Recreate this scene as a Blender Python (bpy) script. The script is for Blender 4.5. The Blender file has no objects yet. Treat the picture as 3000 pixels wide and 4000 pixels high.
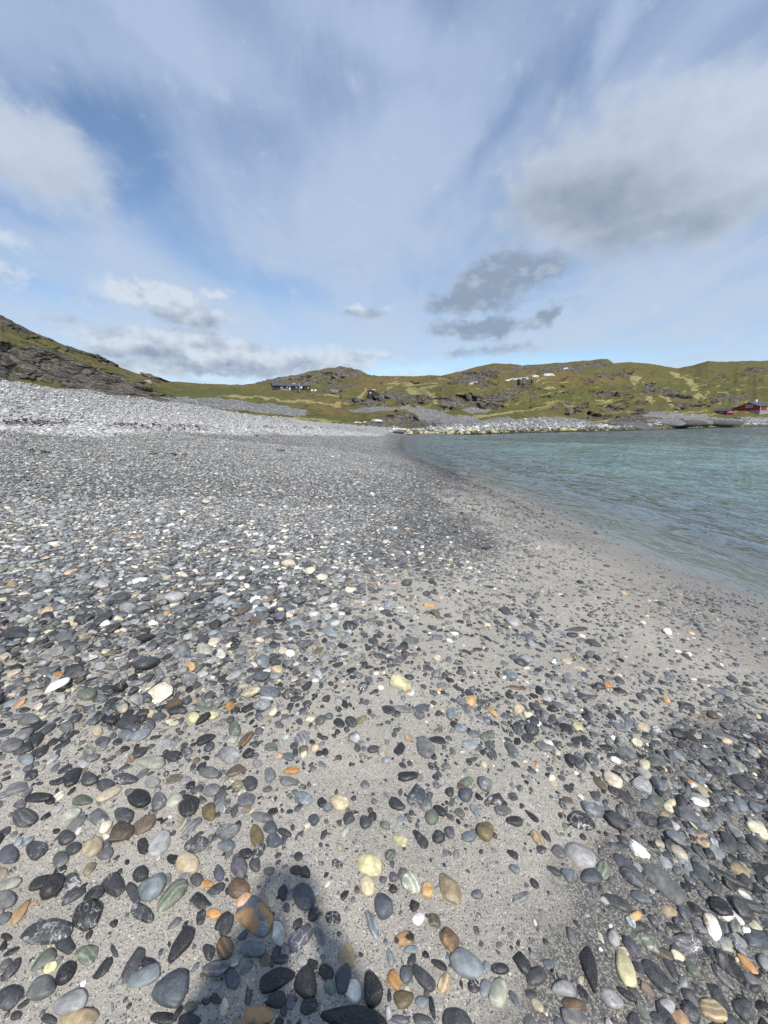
import bpy, bmesh, math, random
import numpy as np
from mathutils import Vector, Matrix, Euler

# ------------------------------------------------------------------ camera
SC = bpy.context.scene
COL = SC.collection
F = 1507.0                      # focal length in photo pixels (3000 x 4000)
PITCH = math.atan(364.0 / F)
CP, SP = math.cos(PITCH), math.sin(PITCH)
CZ = 2.2                        # eye height above the water
cam = bpy.data.cameras.new("camera")
cam.sensor_fit = 'VERTICAL'
cam.sensor_height = 24.0
cam.lens = 24.0 / 4000.0 * F
cam.clip_start = 0.05
cam.clip_end = 20000
camo = bpy.data.objects.new("camera", cam)
camo.location = (0, 0, CZ)
camo.rotation_euler = (math.radians(90) - PITCH, 0, 0)
COL.objects.link(camo)
SC.camera = camo

# ------------------------------------------------------------------ light
SUN_EL, SUN_AZ = math.radians(51), math.radians(180 - 19)   # azimuth clockwise from +Y
sd_ = Vector((math.sin(SUN_AZ) * math.cos(SUN_EL), math.cos(SUN_AZ) * math.cos(SUN_EL), math.sin(SUN_EL)))
sl = bpy.data.lights.new("sun", 'SUN')
sl.energy = 5.0
sl.angle = math.radians(1.9)
sl.color = (1.0, 0.955, 0.89)
so = bpy.data.objects.new("sun", sl)
so.rotation_euler = sd_.to_track_quat('Z', 'Y').to_euler()
so.location = (3, -12, 15)
COL.objects.link(so)
SC.view_settings.view_transform = 'Standard'
SC.view_settings.look = 'None'
SC.view_settings.exposure = 0.0
SC.view_settings.gamma = 1.0
SC.view_settings.use_curve_mapping = False
SC.cycles.max_bounces = 6
SC.cycles.diffuse_bounces = 2
SC.cycles.glossy_bounces = 2
SC.cycles.transparent_max_bounces = 8

# ------------------------------------------------------------------ node helper
class NT:
    def __init__(s, tree):
        s.t = tree; s.n = tree.nodes; s.l = tree.links
    def node(s, typ, **kw):
        nd = s.n.new(typ)
        for k, v in kw.items():
            if k == 'inp':
                for kk, vv in v.items():
                    if isinstance(vv, bpy.types.NodeSocket): s.l.new(vv, nd.inputs[kk])
                    else: nd.inputs[kk].default_value = vv
            else: setattr(nd, k, v)
        return nd
    def math(s, op, a, b=0.0, c=None, clamp=False):
        nd = s.n.new('ShaderNodeMath'); nd.operation = op; nd.use_clamp = clamp
        for i, v in enumerate((a, b) if c is None else (a, b, c)):
            if isinstance(v, bpy.types.NodeSocket): s.l.new(v, nd.inputs[i])
            else: nd.inputs[i].default_value = v
        return nd.outputs[0]
    def vmath(s, op, a, b=None, scale=None):
        nd = s.n.new('ShaderNodeVectorMath'); nd.operation = op
        for i, v in enumerate((a, b)):
            if v is None: continue
            if isinstance(v, bpy.types.NodeSocket): s.l.new(v, nd.inputs[i])
            else: nd.inputs[i].default_value = v
        if scale is not None: nd.inputs['Scale'].default_value = scale
        return nd.outputs['Value'] if op in ('LENGTH', 'DOT_PRODUCT') else nd.outputs[0]
    def mix(s, f, a, b, blend='MIX'):
        nd = s.n.new('ShaderNodeMix'); nd.data_type = 'RGBA'; nd.blend_type = blend
        for k, v in ((0, f), (6, a), (7, b)):
            if isinstance(v, bpy.types.NodeSocket): s.l.new(v, nd.inputs[k])
            elif k == 0: nd.inputs[k].default_value = v
            else: nd.inputs[k].default_value = (*v[:3], 1)
        return nd.outputs[2]
    def ramp(s, v, lo, hi, a=0.0, b=1.0, smooth=True):
        nd = s.n.new('ShaderNodeMapRange'); nd.interpolation_type = 'SMOOTHSTEP' if smooth else 'LINEAR'
        s.l.new(v, nd.inputs[0])
        for i, x in enumerate((lo, hi, a, b)): nd.inputs[i + 1].default_value = x
        return nd.outputs[0]
    def noise(s, vec, scale, detail=4, rough=0.55, dist=0.0):
        nd = s.n.new('ShaderNodeTexNoise')
        if vec is not None: s.l.new(vec, nd.inputs['Vector'])
        nd.inputs['Scale'].default_value = scale; nd.inputs['Detail'].default_value = detail
        nd.inputs['Roughness'].default_value = rough; nd.inputs['Distortion'].default_value = dist
        return nd.outputs['Fac']
    def voro(s, vec, scale, feature='F1', out='Distance', rand=1.0):
        nd = s.n.new('ShaderNodeTexVoronoi'); nd.feature = feature
        if vec is not None: s.l.new(vec, nd.inputs['Vector'])
        nd.inputs['Scale'].default_value = scale
        nd.inputs['Randomness'].default_value = rand
        return nd.outputs[out]
    def attr(s, name, out='Color'):
        nd = s.n.new('ShaderNodeAttribute'); nd.attribute_name = name
        return nd.outputs[out]
    def sep(s, v):
        nd = s.n.new('ShaderNodeSeparateXYZ'); s.l.new(v, nd.inputs[0]); return nd.outputs
    def comb(s, x, y, z):
        nd = s.n.new('ShaderNodeCombineXYZ')
        for i, v in enumerate((x, y, z)):
            if isinstance(v, bpy.types.NodeSocket): s.l.new(v, nd.inputs[i])
            else: nd.inputs[i].default_value = v
        return nd.outputs[0]
    def scale(s, v, sc):
        return s.vmath('MULTIPLY', v, sc)

# ------------------------------------------------------------------ sky
def dir_of(px, py):
    d = np.array([px - 1500.0, CP * F - (py - 2000) * SP, -(SP * F + (py - 2000) * CP)])
    return d / np.linalg.norm(d)
def azel(px, py):
    d = dir_of(px, py)
    return math.degrees(math.atan2(d[0], d[1])), math.degrees(math.asin(d[2]))

W = bpy.data.worlds.new("World"); SC.world = W; W.use_nodes = True
w = NT(W.node_tree); w.n.clear()
tc = w.node('ShaderNodeTexCoord').outputs['Generated']
D = w.sep(tc)
az = w.math('MULTIPLY', w.math('ARCTAN2', D[0], D[1]), 57.29578)
el = w.math('MULTIPLY', w.math('ARCSINE', D[2]), 57.29578)
ae = w.comb(az, el, 0.0)
wn = w.node('ShaderNodeTexNoise', inp={'Vector': ae, 'Scale': 0.22, 'Detail': 4.0, 'Roughness': 0.6}).outputs['Color']
wrp = w.vmath('MULTIPLY', w.vmath('SUBTRACT', wn, (0.5, 0.5, 0.5)), (4.0, 3.0, 0.0))
aew = w.vmath('ADD', ae, wrp)
wn2 = w.node('ShaderNodeTexNoise', inp={'Vector': ae, 'Scale': 0.5, 'Detail': 5.0, 'Roughness': 0.62}).outputs['Color']
aew2 = w.vmath('ADD', ae, w.vmath('MULTIPLY', w.vmath('SUBTRACT', wn2, (0.5, 0.5, 0.5)), (4.2, 2.6, 0.0)))
K = 3000 / 1659.0
def blob(x, y, rx, ry, rot=0.0, amp=1.0, vec=None, inner=0.0, grow=1.3):
    """soft spot of cloud; x,y,rx,ry measured on the 1659 px wide photo, turned into sky angles"""
    a0, e0 = azel(x * K, y * K)
    a1, _ = azel((x + rx) * K, y * K); _, e1 = azel(x * K, (y - ry) * K)
    sx, sy = max(abs(a1 - a0), .2), max(abs(e1 - e0), .2)
    mp = w.node('ShaderNodeMapping', vector_type='TEXTURE')
    w.l.new(aew if vec is None else vec, mp.inputs['Vector'])
    mp.inputs['Location'].default_value = (a0, e0, 0)
    mp.inputs['Rotation'].default_value = (0, 0, math.radians(rot))
    mp.inputs['Scale'].default_value = (sx * grow, sy * grow, 1)
    ln = w.vmath('LENGTH', mp.outputs[0])
    return w.ramp(ln, 1.0, inner, 0.0, amp)
def total(lst, op='ADD'):
    r = lst[0]
    for q in lst[1:]: r = w.math(op, r, q)
    return r
# high thin cloud, streaked along one bearing on a flat layer
zz = w.math('ADD', w.math('MAXIMUM', D[2], 0.0), 0.10)
pl = w.comb(w.math('DIVIDE', D[0], zz), w.math('DIVIDE', D[1], zz), 0.0)
st1 = w.noise(w.scale(pl, (1.25, 0.34, 1)), 1.3, 5, 0.55, 0.9)
st2 = w.noise(w.scale(pl, (2.6, 1.1, 1)), 1.9, 5, 0.6, 0.3)
holes = total([
    blob(240, 320, 190, 150, 20, .85), blob(330, 420, 230, 110, -25, .42), blob(90, 240, 160, 200, 0, .30),
    blob(1075, 285, 170, 50, 38, .36), blob(1230, 140, 150, 60, 45, .18), blob(600, 615, 150, 42, -12, .5),
    blob(470, 580, 260, 70, -30, .3), blob(60, 460, 170, 50, 0, .40), blob(1180, 775, 330, 26, 0, .7),
    blob(850, 800, 180, 20, 0, .5), 
    blob(600, 250, 230, 140, 10, .2), blob(120, 640, 180, 60, 0, .3)])
adds = total([blob(480, 130, 300, 130, -20, .34), blob(760, 480, 330, 200, 20, .42), blob(900, 300, 300, 160, 35, .28), blob(320, 40, 200, 60, -25, .4),
              blob(820, 70, 260, 90, -10, .4), blob(1330, 60, 90, 70, 50, .45), blob(1420, 650, 420, 130, 8, .38),
              blob(330, 700, 300, 120, 0, .3), blob(1450, 250, 300, 130, 0, .3), blob(800, 720, 400, 60, 0, .25)])
ci = w.math('ADD', w.math('MULTIPLY', w.math('SUBTRACT', st1, 0.5), 1.25), w.math('MULTIPLY', w.math('SUBTRACT', st2, 0.5), 0.75))
ci = w.math('ADD', ci, 0.50)
ci = w.math('ADD', ci, adds)
ci = w.math('SUBTRACT', ci, holes)
ci = w.ramp(ci, -0.25, 0.95, 0.08, 0.90)
# lower cumulus: big soft banks high up, small crisp ones near the horizon
upr = total([
    blob(1380, 390, 430, 220, 0, 1.0, None, .3), blob(1300, 470, 310, 120, -6, .75, None, .2), blob(1560, 430, 210, 140, 0, .75, None, .3),
    blob(60, 320, 230, 150, -12, .80, None, .1), blob(170, 370, 120, 45, -12, .35)], 'MAXIMUM')
low = total([
    blob(1060, 610, 135, 66, 20, .95, aew2, .2), blob(1160, 585, 100, 54, 10, .8, aew2), blob(1010, 655, 150, 36, 0, .85, aew2), blob(1040, 708, 160, 28, 0, .9, aew2), blob(1190, 680, 66, 28, 30, .7, aew2),
    blob(330, 638, 130, 36, 0, 1.0, aew2, .2), blob(410, 685, 100, 28, 0, 1.0, aew2, .2), blob(470, 630, 50, 16, 0, .7, aew2), blob(190, 645, 66, 24, 0, .5, aew2),
    blob(400, 752, 220, 46, 0, 1.0, aew2, .3), blob(560, 785, 260, 36, 0, 1.0, aew2, .3), blob(740, 770, 170, 26, 0, .8, aew2), blob(330, 790, 150, 28, 0, .85, aew2),
    blob(785, 676, 70, 19, 0, .8, aew2), blob(1060, 758, 160, 20, 4, .6, aew2), blob(20, 520, 64, 34, 0, .5, aew2), blob(10, 588, 64, 36, 0, .6, aew2),
    blob(130, 690, 120, 18, 0, .55, aew2), blob(880, 808, 80, 11, 0, .5, aew2)], 'MAXIMUM')
ns = w.scale(ae, (1.0, 1.5, 1)); ns2 = w.scale(w.vmath('ADD', ae, (-0.5, -1.2, 0)), (1.0, 1.5, 1))
ca = w.noise(ns, 0.13, 5, 0.55); cb = w.noise(ns, 0.36, 4, 0.52); cb2 = w.noise(ns2, 0.36, 4, 0.52)
fu = w.math('ADD', upr, w.math('ADD', w.math('MULTIPLY', w.math('SUBTRACT', ca, 0.5), 1.2), w.math('MULTIPLY', w.math('SUBTRACT', cb, 0.5), 0.55)))
mu = w.ramp(fu, 0.05, 0.80, 0.0, 0.92)
fl = w.math('ADD', low, w.math('MULTIPLY', w.math('SUBTRACT', cb, 0.5), 1.1))
ml = w.ramp(fl, 0.08, 0.74, 0.0, 0.92)
du = total([blob(1290, 440, 330, 125, -5, .95, aew, .1), blob(1420, 500, 330, 80, 0, .95, aew, .1), blob(1290, 320, 280, 110, 0, .35), blob(1560, 330, 200, 90, 0, .25), blob(60, 380, 200, 60, 0, .22)], 'MAXIMUM')
dl = total([blob(1090, 650, 280, 160, 10, 1.1, None, .4), blob(390, 692, 150, 34, 0, .85), blob(480, 797, 380, 34, 0, .85), blob(300, 772, 170, 28, 0, .8), blob(420, 745, 200, 18, 0, .45), blob(785, 676, 80, 25, 0, .8), blob(150, 670, 160, 50, 0, .6)], 'MAXIMUM')
litl = w.math('MULTIPLY', w.math('SUBTRACT', cb2, cb), 2.0)
du = w.math('MULTIPLY', w.math('ADD', du, w.math('MULTIPLY', w.math('SUBTRACT', cb, .5), .6)), w.ramp(ca, 0.25, 0.70, 0.5, 1.0)); du = w.math('ADD', du, w.math('MULTIPLY', litl, .22), clamp=True)
dl = w.math('MULTIPLY', dl, w.ramp(cb, 0.32, 0.60, 0.6, 1.05)); dl = w.math('ADD', dl, litl, clamp=True)
cu_c = w.mix(du, (0.575, 0.65, 0.765), (0.285, 0.35, 0.445))
cl_c = w.mix(dl, (0.66, 0.74, 0.84), (0.28, 0.355, 0.47))
sky = w.node('ShaderNodeTexSky', sky_type='NISHITA', sun_disc=False, sun_elevation=SUN_EL, sun_rotation=SUN_AZ,
             altitude=10.0, air_density=1.0, dust_density=0.0, ozone_density=4.0)
bg = w.node('ShaderNodeBackground', inp={'Color': sky.outputs[0], 'Strength': 0.15})
bc = w.node('ShaderNodeBackground', inp={'Color': w.mix(w.ramp(el, 0, 40), (0.55, 0.655, 0.80), (0.45, 0.56, 0.76)), 'Strength': 1.0})
bu = w.node('ShaderNodeBackground', inp={'Color': cu_c, 'Strength': 1.0})
bd = w.node('ShaderNodeBackground', inp={'Color': cl_c, 'Strength': 1.0})
m1 = w.node('ShaderNodeMixShader', inp={0: ci}); w.l.new(bg.outputs[0], m1.inputs[1]); w.l.new(bc.outputs[0], m1.inputs[2])
m15 = w.node('ShaderNodeMixShader', inp={0: mu}); w.l.new(m1.outputs[0], m15.inputs[1]); w.l.new(bu.outputs[0], m15.inputs[2])
m2 = w.node('ShaderNodeMixShader', inp={0: ml}); w.l.new(m15.outputs[0], m2.inputs[1]); w.l.new(bd.outputs[0], m2.inputs[2])
wo = w.node('ShaderNodeOutputWorld'); w.l.new(m2.outputs[0], wo.inputs['Surface'])

# ------------------------------------------------------------------ maths helpers
rng = np.random.default_rng(7)
random.seed(7)
_P = np.random.default_rng(99).random((512, 512))
def vn(x, y, seed=0):
    x = np.asarray(x, float) + seed * 17.31; y = np.asarray(y, float) + seed * 41.7
    xi = np.floor(x).astype(int); yi = np.floor(y).astype(int)
    fx = x - xi; fy = y - yi
    fx = fx * fx * (3 - 2 * fx); fy = fy * fy * (3 - 2 * fy)
    g = lambda a, b: _P[a & 511, b & 511]
    return (g(xi, yi) * (1 - fx) + g(xi + 1, yi) * fx) * (1 - fy) + (g(xi, yi + 1) * (1 - fx) + g(xi + 1, yi + 1) * fx) * fy
def fbm(x, y, octv=4, seed=0, gain=0.5):
    r = 0; a = 1; s = 0
    for i in range(octv):
        r = r + a * vn(np.asarray(x) * 2 ** i, np.asarray(y) * 2 ** i, seed + i * 3); s += a; a *= gain
    return r / s
def sstep(a, b, x):
    t = np.clip((x - a) / (b - a), 0, 1); return t * t * (3 - 2 * t)
def proj(x, y, z):
    dz = z - CZ
    f = y * CP - dz * SP
    f = np.where(np.abs(f) < 1e-4, 1e-4, f)
    u = y * SP + dz * CP
    return 1500 + F * x / f, 2000 - F * u / f, f

# ------------------------------------------------------------------ beach surface
SHORE = [(6.5, -40), (5.6, -5), (4.9, 4.5), (4.45, 6.3), (3.95, 9.4), (3.5, 13.3), (2.3, 22.2), (1.8, 27.7), (2.0, 36), (3.0, 43), (6.8, 51.5),
         (19.8, 61), (43, 73.6), (75, 96), (116, 119.6), (178, 145), (420, 300)]
SEA = SHORE + [(900, 300), (900, -40)]
XC = ([-200, 20, 28, 40, 47, 52, 56, 80], [-20, -19, -17.8, -13, -7.6, -2.5, 1, 6])
ZC = ([-200, 20, 28, 40, 47, 52, 56, 80], [4.05, 4.05, 3.72, 2.62, 2.0, 1.45, 1.0, .6])
def shore_sd(x, y):
    shp = np.shape(x); x = np.ravel(x); y = np.ravel(y)
    d = np.full(x.shape, 1e9)
    for (ax, ay), (bx, by) in zip(SHORE[:-1], SHORE[1:]):
        dx, dy = bx - ax, by - ay
        t = np.clip(((x - ax) * dx + (y - ay) * dy) / (dx * dx + dy * dy), 0, 1)
        d = np.minimum(d, np.hypot(x - ax - t * dx, y - ay - t * dy))
    ins = np.zeros(x.shape, bool); n = len(SEA)
    for i in range(n):
        ax, ay = SEA[i]; bx, by = SEA[(i + 1) % n]
        c = ((ay > y) != (by > y)) & (x < (bx - ax) * (y - ay) / ((by - ay) if by != ay else 1e-9) + ax)
        ins ^= c
    return np.where(ins, -d, d).reshape(shp)
def ground(x, y, detail=True):
    x = np.asarray(x, float); y = np.asarray(y, float)
    s = shore_sd(x, y)
    s = s + (fbm(x * .22, y * .22, 3, 5) - .5) * 0.9 * sstep(0, 1, 3 - np.abs(s) * .4)
    xc = np.interp(y, *XC); zc = np.interp(y, *ZC)
    sx = np.interp(y, [p[1] for p in SHORE[:11]], [p[0] for p in SHORE[:11]])
    wid = np.maximum(sx - xc, 1.0)
    t = s / wid
    tt = np.clip(t, 0, 1)
    zl = zc * (0.55 * tt + 0.45 * tt ** 5)
    back = (xc - x)
    over = np.clip((t - 1) * wid, 0, 60)
    zl = zl - 0.32 * over - 0.10 * sstep(0, 1.5, over)
    zl = np.maximum(zl, -3)
    # the far side of the bay belongs to the hills
    far = sstep(2.5, 7.0, x) * sstep(42, 50, y)
    low = np.where(s < 2.5, 0.10 * s, 0.25 - 0.4 * (s - 2.5))
    zl = zl * (1 - far) + np.maximum(low, -3) * far
    zl = np.where(y > 55, zl - 0.35 * (y - 55), zl)
    zs = -np.minimum(-s * 0.085, 0.45 + (-s) * 0.03)
    zs = np.maximum(zs, -4.0)
    z = np.where(s > 0, zl, zs)
    if detail:
        z = z + (fbm(x * .5, y * .5, 3, 11) - .5) * 0.10 * sstep(.2, 2, s) * (1 + 2.0 * sstep(12, 20, s))
        z = z + (fbm(x * 3.0, y * 3.0, 3, 12) - .5) * 0.030
        z = z - 0.05 * np.exp(-((s - 2.6 - fbm(y * .2, y * 0, 2, 3)) / .8) ** 2) * sstep(-2, 1, s)
    return np.maximum(z, -6)
def hit(px, py):
    """first point of the beach seen along a bearing of the photograph"""
    d = dir_of(px, py)
    ts = np.geomspace(0.6, 120, 700)
    P = d[None, :] * ts[:, None]
    g = ground(P[:, 0], P[:, 1]) - (P[:, 2] + CZ)
    k = np.argmax(g > 0) if (g > 0).any() else -1
    if k <= 0: return None
    a, b = ts[k - 1], ts[k]
    for _ in range(14):
        m = (a + b) / 2
        if float(ground(d[0] * m, d[1] * m)) > d[2] * m + CZ: b = m
        else: a = m
    return np.array([d[0] * b, d[1] * b, d[2] * b + CZ])
XB = ([-40, 0, 11, 21, 30, 38, 45, 52], [-14, -14, -11.5, -10.2, -7.2, -3.6, -0.2, 3])
def dryness(x, y):
    xb = np.interp(y, *XB)
    return sstep(.9, -1.3, x - xb + (fbm(x * .5, y * .5, 4, 21) - .5) * 3.5)
# how much of the ground the pebbles cover: rows are photo heights, columns across (1659 px scale)
CX = [0, 150, 300, 450, 600, 750, 900, 1050, 1200, 1350, 1500, 1659]
CV = {
 940: [1,1,1,1,1,1,1,1,1,1,1,1], 1000: [1,1,1,1,1,1,.97,.6,.4,.4,.4,.4], 1060: [1,1,1,1,1,1,.92,.50,.3,.3,.3,.3], 1120: [1,1,1,1,1,1,.85,.62,.22,.22,.22,.22],
 1180: [1,1,1,1,1,.97,.95,.8,.16,.08,.08,.08], 1240: [1,1,1,1,1,.75,.45,.32,.20,.15,.14,.06], 1300: [1,1,1,1,.85,.42,.16,.22,.2,.34,.4,.35],
 1360: [1,1,1,.95,.8,.36,.14,.2,.28,.22,.2,.3], 1420: [1,1,1,.85,.75,.6,.16,.14,.2,.15,.2,.2], 1480: [.9,.95,.9,.85,.82,.5,.42,.3,.34,.22,.24,.3],
 1540: [.8,.8,.8,.75,.7,.6,.6,.6,.5,.4,.4,.42], 1600: [.6,.6,.6,.65,.7,.45,.4,.36,.55,.55,.62,.65], 1660: [.25,.4,.5,.6,.5,.26,.2,.3,.25,.55,.75,.8],
 1720: [.35,.4,.48,.5,.5,.15,.4,.4,.2,.4,.75,.8], 1780: [.4,.4,.28,.42,.45,.15,.26,.3,.16,.4,.65,.8], 1840: [.45,.38,.2,.45,.33,.1,.22,.12,.1,.42,.66,.8],
 1900: [.42,.4,.16,.32,.3,.16,.22,.08,.1,.3,.66,.8], 1960: [.2,.2,.14,.32,.34,.18,.14,.03,.06,.3,.66,.75], 2020: [.15,.2,.1,.32,.32,.16,.12,.08,.1,.38,.7,.8],
 2080: [.26,.24,.24,.32,.4,.4,.3,.16,.1,.38,.66,.8], 2140: [.28,.24,.18,.4,.42,.42,.4,.26,.26,.44,.7,.8], 2230: [.3,.3,.25,.4,.5,.5,.5,.4,.4,.55,.7,.8]}
CVY = np.array(sorted(CV)); CVA = np.array([CV[k] for k in sorted(CV)], float)
def coverage(x, y, z):
    px, py, f = proj(x, np.maximum(y, .75), z)
    X = np.clip(px / K, 0, 1659); Y = np.clip(py / K, 940, 2230)
    Y = np.where(f < 0.3, 2230, Y)
    fi = np.clip(np.interp(X, CX, range(12)), 0, 10.999); fj = np.clip(np.interp(Y, CVY, range(len(CVY))), 0, len(CVY) - 1.001)
    i = fi.astype(int); j = fj.astype(int); a = fi - i; b = fj - j
    c = (CVA[j, i] * (1 - a) + CVA[j, i + 1] * a) * (1 - b) + (CVA[j + 1, i] * (1 - a) + CVA[j + 1, i + 1] * a) * b
    return c

# ------------------------------------------------------------------ mesh + tag helpers
def tag(o, label=None, cat=None, group=None, kind=None):
    if label: o['label'] = label
    if cat: o['category'] = cat
    if group: o['group'] = group
    if kind: o['kind'] = kind
    return o
def link(o, parent=None):
    COL.objects.link(o)
    if parent: o.parent = parent
    return o
def mesh_np(name, V, Fc, smooth=True, nper=3):
    me = bpy.data.meshes.new(name)
    V = np.asarray(V, np.float32); Fc = np.asarray(Fc, np.int32)
    me.vertices.add(len(V)); me.vertices.foreach_set('co', V.ravel())
    me.loops.add(Fc.size); me.loops.foreach_set('vertex_index', Fc.ravel())
    me.polygons.add(len(Fc)); me.polygons.foreach_set('loop_start', np.arange(0, Fc.size, nper, dtype=np.int32))
    me.polygons.foreach_set('use_smooth', np.full(len(Fc), smooth))
    me.update(calc_edges=True)
    return me
def col_attr(me, name, A):
    a = me.color_attributes.new(name, 'FLOAT_COLOR', 'POINT')
    A = np.asarray(A, np.float32)
    if A.shape[1] == 3: A = np.hstack([A, np.ones((len(A), 1), np.float32)])
    a.data.foreach_set('color', A.ravel())
def vec_attr(me, name, A):
    a = me.attributes.new(name, 'FLOAT_VECTOR', 'POINT')
    a.data.foreach_set('vector', np.asarray(A, np.float32).ravel())
def grid_faces(nr, nc, wrap=False):
    i = np.arange(nr - 1)[:, None]; j = np.arange(nc if wrap else nc - 1)[None, :]
    j2 = (j + 1) % nc
    a = i * nc + j; b = i * nc + j2; c = (i + 1) * nc + j2; d = (i + 1) * nc + j
    return np.stack([a, b, c, d], -1).reshape(-1, 4)
def new_mat(name):
    m = bpy.data.materials.new(name); m.use_nodes = True
    t = NT(m.node_tree); t.n.clear()
    out = t.node('ShaderNodeOutputMaterial')
    return m, t, out
def simple_mat(name, c, rough=.7, metal=0, nscale=6.0, namt=.25, bump=.0, spec=.5):
    m, t, out = new_mat(name)
    tcx = t.node('ShaderNodeTexCoord').outputs['Object']
    n = t.noise(tcx, nscale, 5, .6)
    colr = t.mix(t.ramp(n, .3, .7), tuple(v * (1 - namt) for v in c), tuple(min(1, v * (1 + namt)) for v in c))
    b = t.node('ShaderNodeBsdfPrincipled', inp={'Base Color': colr, 'Roughness': rough, 'Metallic': metal, 'Specular IOR Level': spec})
    if bump:
        bp = t.node('ShaderNodeBump', inp={'Height': n, 'Strength': bump, 'Distance': .02}); t.l.new(bp.outputs[0], b.inputs['Normal'])
    t.l.new(b.outputs[0], out.inputs[0])
    return m

# ------------------------------------------------------------------ beach material
def beach_material():
    m, t, out = new_mat("beach_sand_and_gravel")
    P = t.node('ShaderNodeNewGeometry').outputs['Position']
    A = t.attr('zone', 'Color'); a = t.sep(A)           # r gravel, g dry, b wet
    co = t.attr('zone', 'Alpha')                        # coarse grit
    g1 = t.noise(P, 420, 2, .8); g2 = t.noise(P, 150, 3, .6); g3 = t.noise(P, 2.2, 5, .6)
    vcol = t.sep(t.voro(P, 260, out='Color'))
    sand = t.mix(t.ramp(g3, .3, .7), (.365, .334, .282), (.43, .398, .342))
    sand = t.mix(t.math('MULTIPLY', t.ramp(t.noise(P, 1.1, 4, .6, .5), .50, .64), .30), sand, (.22, .205, .19))
    sand = t.mix(t.ramp(g1, .34, .58), (.255, .238, .212), sand)
    sand = t.mix(t.math('MULTIPLY', t.ramp(vcol[0], .93, .95), .75), sand, (.62, .58, .5))
    sand = t.mix(t.math('MULTIPLY', t.ramp(vcol[1], .90, .92), .8), sand, (.05, .05, .052))
    # coarse grit: little angular grains of every grey
    vg = t.sep(t.voro(P, 190, out='Color')); vd = t.voro(P, 190, 'DISTANCE_TO_EDGE')
    gr = t.mix(t.ramp(vg[0], .35, .9), (.07, .07, .07), (.33, .305, .26))
    gr = t.mix(t.ramp(vd, .0, .09), (.05, .05, .05), gr)
    cf = t.math('ADD', co, t.math('MULTIPLY', t.math('SUBTRACT', t.noise(P, 3.0, 5, .65), .5), 1.1))
    sand = t.mix(t.math('MULTIPLY', t.ramp(cf, .35, .75), .85), sand, gr)
    # gravel between the stones
    def cob(sc, lo, hi, dark):
        vc = t.sep(t.voro(P, sc, out='Color')); ve = t.voro(P, sc, 'DISTANCE_TO_EDGE')
        c = t.mix(vc[0], lo, hi)
        c = t.mix(t.ramp(vc[1], .88, .92), c, (.5, .46, .38))
        return t.mix(t.ramp(ve, .0, .12), dark, c), ve
    gw, ew = cob(26, (.08, .082, .081), (.22, .22, .212), (.03, .03, .03))
    gd, ed = cob(11, (.24, .24, .237), (.43, .43, .42), (.05, .05, .05))
    grav = t.mix(a[1], gw, gd)
    gm = t.math('ADD', a[0], t.math('MULTIPLY', t.math('SUBTRACT', t.noise(P, 6, 4, .6), .5), .5))
    gm = t.ramp(gm, .45, .75)
    c = t.mix(gm, sand, grav)
    c = t.mix(a[2], c, t.mix(1.0, c, (.60, .57, .56), 'MULTIPLY'))
    rough = t.ramp(a[2], 0, 1, .88, .22)
    b = t.node('ShaderNodeBsdfPrincipled', inp={'Base Color': c, 'Roughness': rough, 'Specular IOR Level': .35})
    h = t.math('ADD', t.math('MULTIPLY', g1, .0016), t.math('MULTIPLY', t.math('ADD', g2, t.math('MULTIPLY', t.noise(P, 28, 3, .6), 2.5)), .0045))
    h = t.math('MULTIPLY', h, t.ramp(a[2], .3, 1, 1.0, .1))
    h = t.math('ADD', h, t.math('MULTIPLY', t.math('MULTIPLY', t.mix(a[1], ew, ed), gm), .04))
    bp = t.node('ShaderNodeBump', inp={'Height': h, 'Strength': .9, 'Distance': 1.0})
    t.l.new(bp.outputs[0], b.inputs['Normal'])
    t.l.new(b.outputs[0], out.inputs[0])
    return m
M_BEACH = beach_material()

def polar(az_list, radii):
    R, A = np.meshgrid(radii, az_list, indexing='ij')
    return R * np.sin(A), R * np.cos(A)
front = np.radians(np.concatenate([np.arange(-180, -56, 2.5), np.arange(-56, 52, .13), np.arange(52, 180, 2.5)]))
rad = np.concatenate([[0.02, .2, .4], np.geomspace(.6, 75, 430)])
bx, by = polar(front, rad)
bz = ground(bx, by)
bs = shore_sd(bx, by)
cov = coverage(bx, by, bz)
dry = dryness(bx, by)
fard = np.hypot(bx, by)
bz = bz + (fbm(bx * 6, by * 6, 3, 31) - .5) * 0.07 * cov * sstep(5, 14, fard) + (vn(bx * 14, by * 14, 33) - .5) * .03 * cov * sstep(6, 12, fard)
bpx, bpy_, bf = proj(bx, np.maximum(by, .75), bz)
coarse = sstep(1900, 2700, bpx + (bpy_ - 3200) * .5) * sstep(2500, 3050, bpy_) * sstep(.2, 1.5, bs)
wet = sstep(2.4, 0.5, bs + (fbm(bx * .8, by * .8, 3, 8) - .5) * 1.4)
wet = np.maximum(wet, .5 * sstep(.30, .05, bz))
gravm = sstep(.45, .95, cov + (fbm(bx * 1.6, by * 1.6, 3, 14) - .5) * .5) * sstep(2.3, 4.0, fard)
gravm = np.maximum(gravm, dry)
me = mesh_np('beach', np.stack([bx, by, bz], -1).reshape(-1, 3), grid_faces(len(rad), len(front), True)[:, ::-1], True, 4)
col_attr(me, 'zone', np.stack([gravm, dry, wet, coarse], -1).reshape(-1, 4))
me.materials.append(M_BEACH)
tag(link(bpy.data.objects.new('beach', me)), kind='structure')

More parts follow.
